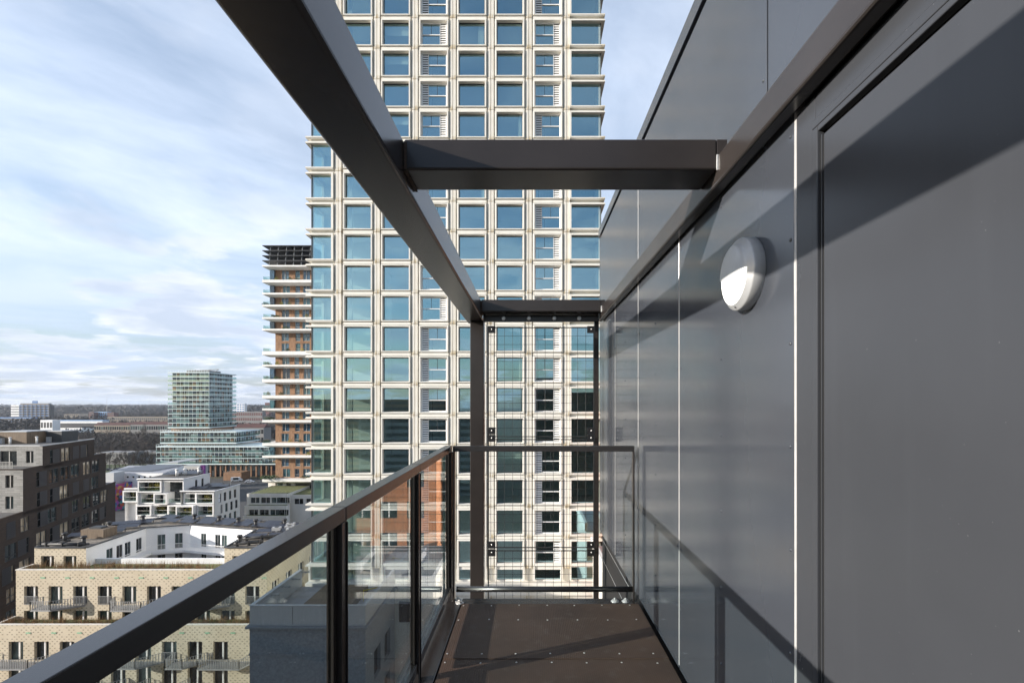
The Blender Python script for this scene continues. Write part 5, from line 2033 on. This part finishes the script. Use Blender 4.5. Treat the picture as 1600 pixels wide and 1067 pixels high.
def far_building(name, label, x0, x1, D, yt, depth, wall, bands=0, band_mat='paneblue', cols=0, roof=None, cat="building", base_y=None, roof_h=0):
    X0, X1, Z = px(x0, D), px(x1, D), pz(yt, D)
    depth = min(depth, 9) if D > 450 else depth
    t = thing(name, ((X0 + X1) / 2, D + depth / 2, 0), label, cat)
    b = MB()
    b.box(X0, X1, D, D + depth, 0, Z)
    part("wall", b, wall, t)
    if roof_h:
        b = MB()
        ym = D + depth / 2
        b._add([(X0 - .3, D - .3, Z + .01), (X1 + .3, D - .3, Z + .01), (X1 + .3, D + depth + .3, Z + .01), (X0 - .3, D + depth + .3, Z + .01), (X0, ym, Z + roof_h), (X1, ym, Z + roof_h)],
               [(0, 1, 5, 4), (2, 3, 4, 5), (3, 0, 4), (1, 2, 5), (3, 2, 1, 0)])
        part("roof", b, roof or 'redroof', t)
    elif roof:
        b = MB()
        b.box(X0 - .4, X1 + .4, D - .4, D + depth, Z + .01, Z + .8)
        part("roof", b, roof, t)
    if bands:
        h_ = Z / max(bands, 1)
        for i in range(bands):
            zz = Z - h_ * (i + .75)
            if pz(720, D) > zz:
                continue
            if cols:
                for c in range(cols):
                    w = (X1 - X0) / cols
                    key = ('far', band_mat, round(w, 1), round(h_, 1))
                    if key not in fw_:
                        q = MB()
                        q.box(-w * .36, w * .36, -.05, 0, -h_ * .26, h_ * .26)
                        fw_[key] = q.mesh("window", band_mat)
                    inst("window", fw_[key], t, (X0 + w * (c + .5), D - .01, zz + h_ * .25))
            else:
                b = MB()
                b.box(X0 + .4, X1 - .4, D - .06, D - .01, zz, zz + h_ * .5)
                part("window_band", b, band_mat, t)
    return t


t = far_building("office_block", "far off blue and white banded office slab with a rooftop sign frame, at the horizon", 17, 76.5, 900, 632, 30, 'greywall', 0)
# the slab rises above eye level: give it its own height and bands
for c in list(t.children):
    bpy.data.objects.remove(c)
b = MB()
X0, X1, ZT_ = px(17, 900), px(76.5, 900), pz(632.5, 900)
b.box(X0, px(30, 900), 900, 910, 0, ZT_)
part("end_wall", b, 'whitewall', t)
b = MB()
b.box(px(30, 900) + .01, X1, 900.5, 910, 0, ZT_)
part("wall", b, 'slatepanel', t)
for i in range(8):
    b = MB()
    z = ZT_ - 2.2 - 4.6 * i
    b.box(px(30, 900) + .3, X1 - .3, 899.8, 900.4, z, z + 1.5)
    part("window_band", b, 'blue', t)
for i in range(8):
    b = MB()
    z = ZT_ - 4.4 - 4.6 * i
    b.box(X0 + .3, px(30, 900) - .3, 899.6, 899.9, z, z + 1.6)
    part("window_band", b, 'frame', t)
for i in range(7):
    b = MB()
    x = px(30 + 6.7 * (i + 1), 900)
    b.box(x - .6, x + .6, 899.3, 899.79, 2, ZT_)
    part("fin", b, 'frame', t)
b = MB()
b.box(px(46, 900), px(54, 900), 905, 906, ZT_ + 1, pz(626, 900))
b.box(px(46, 900), px(46.4, 900), 905, 906, ZT_, ZT_ + 1)
b.box(px(53.6, 900), px(54, 900), 905, 906, ZT_, ZT_ + 1)
b.mi = 1
b.box(px(30, 900), px(74, 900), 902, 908, ZT_ + .01, ZT_ + 3)
part("roof_sign_frame", b, ['blue', 'greywall'], t)
far_building("office_block", "long low bright blue office building at the far left", -20, 51, 760, 652, 30, 'blue', 3, 'slatepanel')
far_building("factory", "long low white and pale blue factory shed in front of the far woods", 82, 160, 560, 657.5, 30, 'whitewall', 2, 'slatepanel', roof='paleblue')
far_building("factory", "small white factory block left of the pale blue shed", 63, 82, 540, 656, 20, 'whitewall', 2, 'slatepanel', 4)
far_building("row_houses", "red roofed row of far houses right of the blue shed", 147, 203, 500, 664, 12, 'tanwall', 3, 'pane', 16, roof_h=2.6)
far_building("row_houses", "red roofed row of far houses just left of the mint tower", 204, 268, 480, 663, 12, 'greywall', 3, 'pane', 18, roof_h=2.6)
far_building("apartment_slab", "far tan apartment slab before the wooded horizon, third from the left", 100, 124, 900, 647, 20, 'tanwall', 5, 'slatepanel', 8)
far_building("apartment_slab", "far dark slate apartment slab beside the tan one", 124, 138, 890, 646, 20, 'slatepanel', 5, 'frame', 6)
far_building("apartment_slab", "far pale grey apartment slab with maroon ends before the woods", 147, 167, 850, 643.5, 20, 'paleblue', 5, 'slatepanel', 6)
far_building("apartment_slab", "far maroon block left of the pale grey slab", 138.5, 146.5, 840, 644, 20, 'maroon', 5, 'frame', 3)
far_building("apartment_slab", "far maroon block right of the pale grey slab", 167.5, 178, 845, 644.5, 20, 'maroon', 5, 'frame', 4)
far_building("long_slab", "long pale low slab stretching left of the mint tower", 168, 262, 760, 651, 14, 'tanwall', 3, 'frame', 30)
far_building("long_slab", "long pale low slab right of the mint tower", 362, 410, 700, 643, 14, 'greywall', 4, 'maroon', 14)
far_building("office_block", "small far white and blue office tower right of the mint tower", 362, 382, 1000, 630.5, 20, 'whitewall', 9, 'blue', 5)
far_building("office_block", "tiny far dark tower beside the timber tower slabs", 414, 421, 1100, 629, 20, 'maroon', 0)
far_building("row_houses", "grey row of far houses right of the mint tower base", 366, 412, 420, 668, 12, 'greywall', 3, 'pane', 10, roof_h=3)
far_building("apartment_slab", "far low pale block among trees, left edge of the photo", 4, 20, 620, 662, 14, 'tanwall', 3, 'frame', 5)
far_building("site_sheds", "white low sheds behind bare trees, left of the mint tower", 150, 200, 330, 707, 14, 'greywall', 2, 'frame', 10)
far_building("site_sheds", "pale low sheds behind bare trees, nearer the mint tower", 205, 243, 340, 706, 14, 'greywall', 2, 'frame', 8)
b = MB()
b.tube((px(167, 1100), 1100, 0), (px(167, 1100), 1100, pz(622, 1100)), .5, 6, .25)
tag(part("radio_mast", b, 'galv'), "thin grey radio mast on the horizon", "mast")

# orange brick building and low roof right of the tower (seen mirrored in the railing glass)
ob = thing("orange_brick_building", (16, 54, 0), "orange brick apartment building mirrored in the railing glass", "apartment building")
b = MB()
wo = window_meshes(1.7, 1.6, 'frame', 'panewarm', ((.5, 'v'), (.5, 'h')), .07, .1, 'white', .05)
OX, OY = 7.9, 47.0
opo = [(1.2 + 2.6 * k, 2.9 + 2.6 * k, ZC - .6 - 3.0 * f_ - 1.6, ZC - .6 - 3.0 * f_) for k in range(6) for f_ in range(5)]
b.facade((OX, OY), (1, 0), (0, -1), 18, 0, ZC + 1.6, opo, .2)
b.quad((OX, OY + 15, 0), (OX, OY, 0), (OX, OY, ZC + 1.6), (OX, OY + 15, ZC + 1.6))
b.quad((OX + 18, OY, 0), (OX + 18, OY + 15, 0), (OX + 18, OY + 15, ZC + 1.6), (OX + 18, OY, ZC + 1.6))
b.quad((OX + 18, OY + 15, 0), (OX, OY + 15, 0), (OX, OY + 15, ZC + 1.6), (OX + 18, OY + 15, ZC + 1.6))
b.quad((OX, OY, ZC + 1.6), (OX + 18, OY, ZC + 1.6), (OX + 18, OY + 15, ZC + 1.6), (OX, OY + 15, ZC + 1.6))
part("wall", b, 'orangebrick', ob)
for u0, u1, a, c in opo:
    put_window(ob, wo, (OX + (u0 + u1) / 2, OY + .1, (a + c) / 2))
lo = thing("low_roof_building", (18, 41, 0), "low white roofed building before the orange one, mirrored in the railing glass", "building")
b = MB()
b.box(6.0, 30, 36, 46.8, 0, ZC - 13.8)
part("wall", b, 'creamwall', lo)
b = MB()
b.box(5.8, 30.2, 35.8, 36.1, ZC - 13.79, ZC - 12.9)
b.box(5.8, 6.1, 36.11, 46.8, ZC - 13.79, ZC - 12.9)
part("parapet", b, 'slab', lo)
b = MB()
for k in range(4):
    b.box(8 + k * 4.5, 10.6 + k * 4.5, 39, 43, ZC - 13.79, ZC - 12.8)
part("roof_light", b, 'palemembrane', lo)

# neighbouring block left behind the balcony: it keeps the foot of the tower in shade
nb = thing("neighbour_block", (-53, 21, 0), "brown brick neighbouring block standing left of the balcony, outside the photo", "apartment building")
b = MB()
nz = ZC - 5.0
opn = [(1.4 + 3.2 * k, 3.1 + 3.2 * k, nz - 1.0 - 3.1 * f_ - 2.0, nz - 1.0 - 3.1 * f_) for k in range(6) for f_ in range(10)]
b.facade((-45, 11.5), (0, 1), (1, 0), 20, 0, nz, opn, .25)
b.quad((-60, 11.5, 0), (-45, 11.5, 0), (-45, 11.5, nz), (-60, 11.5, nz))
b.quad((-45, 31.5, 0), (-60, 31.5, 0), (-60, 31.5, nz), (-45, 31.5, nz))
b.quad((-60, 31.5, 0), (-60, 11.5, 0), (-60, 11.5, nz), (-60, 31.5, nz))
b.quad((-60, 11.5, nz), (-45, 11.5, nz), (-45, 31.5, nz), (-60, 31.5, nz))
b.mi = 1
b.box(-45.6, -45.3, 12, 31, 1, nz - .8)
part("wall", b, ['redbrick', 'pane'], nb)

# the city behind the viewpoint, mirrored in the tower's glass
mirr = [(-150, -45, -170, 44, 'redbrick', "wide brown brick"), (-78, -18, -120, 36, 'greywall', "low grey"), (-6, 26, -210, 58, 'tanwall', "tall tan"),
        (36, 80, -150, 40, 'redbrick', "squat brown brick"), (92, 150, -230, 52, 'greywall', "broad grey"), (-260, -165, -260, 38, 'tanwall', "long tan")]
for x0, x1, y, h_, mk, adj in mirr:
    t = thing("apartment_slab", ((x0 + x1) / 2, y - 8, 0), adj + " apartment slab behind the viewpoint, seen only mirrored in the tower windows", "building")
    b = MB()
    b.box(x0, x1, y - 16, y, 0, h_)
    part("wall", b, mk, t)
    for i in range(int(h_ / 3.2)):
        b = MB()
        b.box(x0 + 1, x1 - 1, y + .01, y + .08, h_ - 2.7 - 3.2 * i, h_ - 1.2 - 3.2 * i)
        part("window_band", b, 'slatepanel', t)

# ------------------------------------------------------------------ trees


def tree_meshes(seed, H_, spread, mat_twig='twig'):
    q = random.Random(seed)
    tr, cr = MB(), MB()

    def grow(p, d, L, r_, depth):
        e = p + d * L
        (tr if depth < 2 else cr).tube(p, e, r_, 5 if depth < 2 else 3, r_ * .62, caps=False)
        if depth >= 5:
            return
        n = 3 if depth < 2 else q.choice((2, 3, 3))
        for i in range(n):
            a = q.uniform(0, 6.283)
            tilt = q.uniform(.35, .85) * spread
            o_ = d.orthogonal().normalized()
            o_ = (Matrix.Rotation(a, 3, d) @ o_)
            nd = (d * math.cos(tilt) + o_ * math.sin(tilt) + Vector((0, 0, .14))).normalized()
            grow(p + d * L * q.uniform(.62, 1.0), nd, L * q.uniform(.55, .78), r_ * .58, depth + 1)
        if depth >= 2:
            for _ in range(4):
                t0 = p + d * L * q.uniform(.3, 1)
                nd = Vector((q.gauss(0, 1), q.gauss(0, 1), q.gauss(.6, .6))).normalized()
                cr.tube(t0, t0 + nd * L * q.uniform(.4, .9), .035, 3, .015, caps=False)
    grow(Vector((0, 0, 0)), Vector((0, 0, 1)), H_ * .30, H_ * .017, 0)
    return tr.mesh("trunk", 'bark'), cr.mesh("crown", mat_twig)


protos = [tree_meshes(s_, h_, sp_) for s_, h_, sp_ in ((1, 13, .9), (2, 15, .75), (3, 11, 1.0), (4, 17, .55))]
kinds_t = ["bare winter tree with a round twiggy crown in the belt behind the white hall", "tall bare winter tree with an upswept crown in the belt behind the white hall",
           "small spreading bare tree in the belt behind the white hall", "slender poplar like bare tree in the belt behind the white hall"]
r8 = random.Random(14)


def put_tree(x, y, k, s_, label, group):
    root = thing("bare_tree", (x, y, 0), label, "tree", group, r8.uniform(0, 6.28))
    root.scale = (s_, s_, s_)
    sub("trunk", protos[k][0], root)
    sub("crown", protos[k][1], root)


for i in range(170):
    D = r8.uniform(285, 470)
    x = px(r8.uniform(60, 262), D)
    if D < 330 and x > -212:
        continue
    k = r8.choice((0, 0, 1, 1, 2, 3))
    put_tree(x, D, k, r8.uniform(.75, 1.15), kinds_t[k], "bare trees behind the white hall")
for i in range(16):
    D = r8.uniform(330, 480)
    put_tree(px(r8.uniform(364, 416), D), D, r8.choice((0, 1, 3)), r8.uniform(.8, 1.2), "bare winter tree between the mint tower and the timber tower", "bare trees right of the mint tower")
put_tree(px(230, 470), 470, 1, 1.9, "tallest dark bare tree, standing just left of the mint tower", None)
# shaggy winter reeds on the bank left of the mint tower
b = MB()
for _ in range(5000):
    D = r8.uniform(236, 285)
    x = px(r8.uniform(185, 246), D)
    a = r8.uniform(0, 6.28)
    hh = r8.uniform(.8, 2.4)
    b.quad((x - .09 * math.cos(a), D - .09 * math.sin(a), 0), (x + .09 * math.cos(a), D + .09 * math.sin(a), 0), (x + r8.gauss(0, .4), D + r8.gauss(0, .4), hh))
o = part("reed_bank", b, 'drygrass')
tag(o, "rusty brown reeds and scrub on the bank left of the mint tower", "reeds", kind='stuff')


def wood(name, label, D0, D1, xa, xb, n, h0, h1, size, mat_):
    m_ = MB()
    for _ in range(n):
        D = D0 + (D1 - D0) * r8.random() ** 1.3
        x = px(r8.uniform(xa, xb), D)
        cl = math.sin(x * .011 + D * .004) + math.sin(x * .027 + 1.3 + D * .009)
        H_ = (h0 + (h1 - h0) * r8.random()) * (1 + .16 * cl)
        for _ in range(7):
            c = Vector((x + r8.gauss(0, size * .9), D + r8.gauss(0, size * .9), H_ * r8.uniform(.25, 1.0)))
            u = Vector((r8.gauss(0, 1), r8.gauss(0, .6), r8.gauss(0, 1.2))).normalized()
            w = u.orthogonal().normalized()
            s_ = size * r8.uniform(.4, 1.0)
            m_.quad(c - u * s_, c + w * s_ * .4, c + u * s_, c - w * s_ * .4)
    o_ = part(name, m_, mat_)
    tag(o_, label, "woodland", kind='stuff')


wood("far_woods", "dark brown winter woodland filling the flat land up to the horizon", 560, 1500, -60, 480, 9000, 10, 17, 3.2, 'woods')
wood("far_woods", "hazy woodland strip right along the horizon", 1500, 5200, -120, 560, 8000, 16, 26, 9.0, 'woods')
wood("far_woods", "brown scrub and low trees between the hall and the far houses", 390, 490, 20, 268, 7000, 7, 15, .95, 'twig')
wood("far_woods", "greenish brown hedges and young trees among the far houses", 400, 620, 20, 420, 1800, 5, 12, 1.4, 'scrub')

# ------------------------------------------------------------------ air
b = MB()
b.box(-7000, 4000, -4000, 9000, -3.0, ZC + 62)
hm = bpy.data.materials.new("haze")
hm.use_nodes = True
nt = hm.node_tree
nt.nodes.clear()
vo = nn(nt, 'ShaderNodeVolumePrincipled')
vo.inputs['Color'].default_value = (0.80, 0.88, 1.0, 1)
vo.inputs['Density'].default_value = 0.00008
vo.inputs['Anisotropy'].default_value = 0.2
nt.links.new(vo.outputs[0], nn(nt, 'ShaderNodeOutputMaterial').inputs['Volume'])
M['haze'] = hm
o = part("haze", b, 'haze')
o['kind'] = 'stuff'
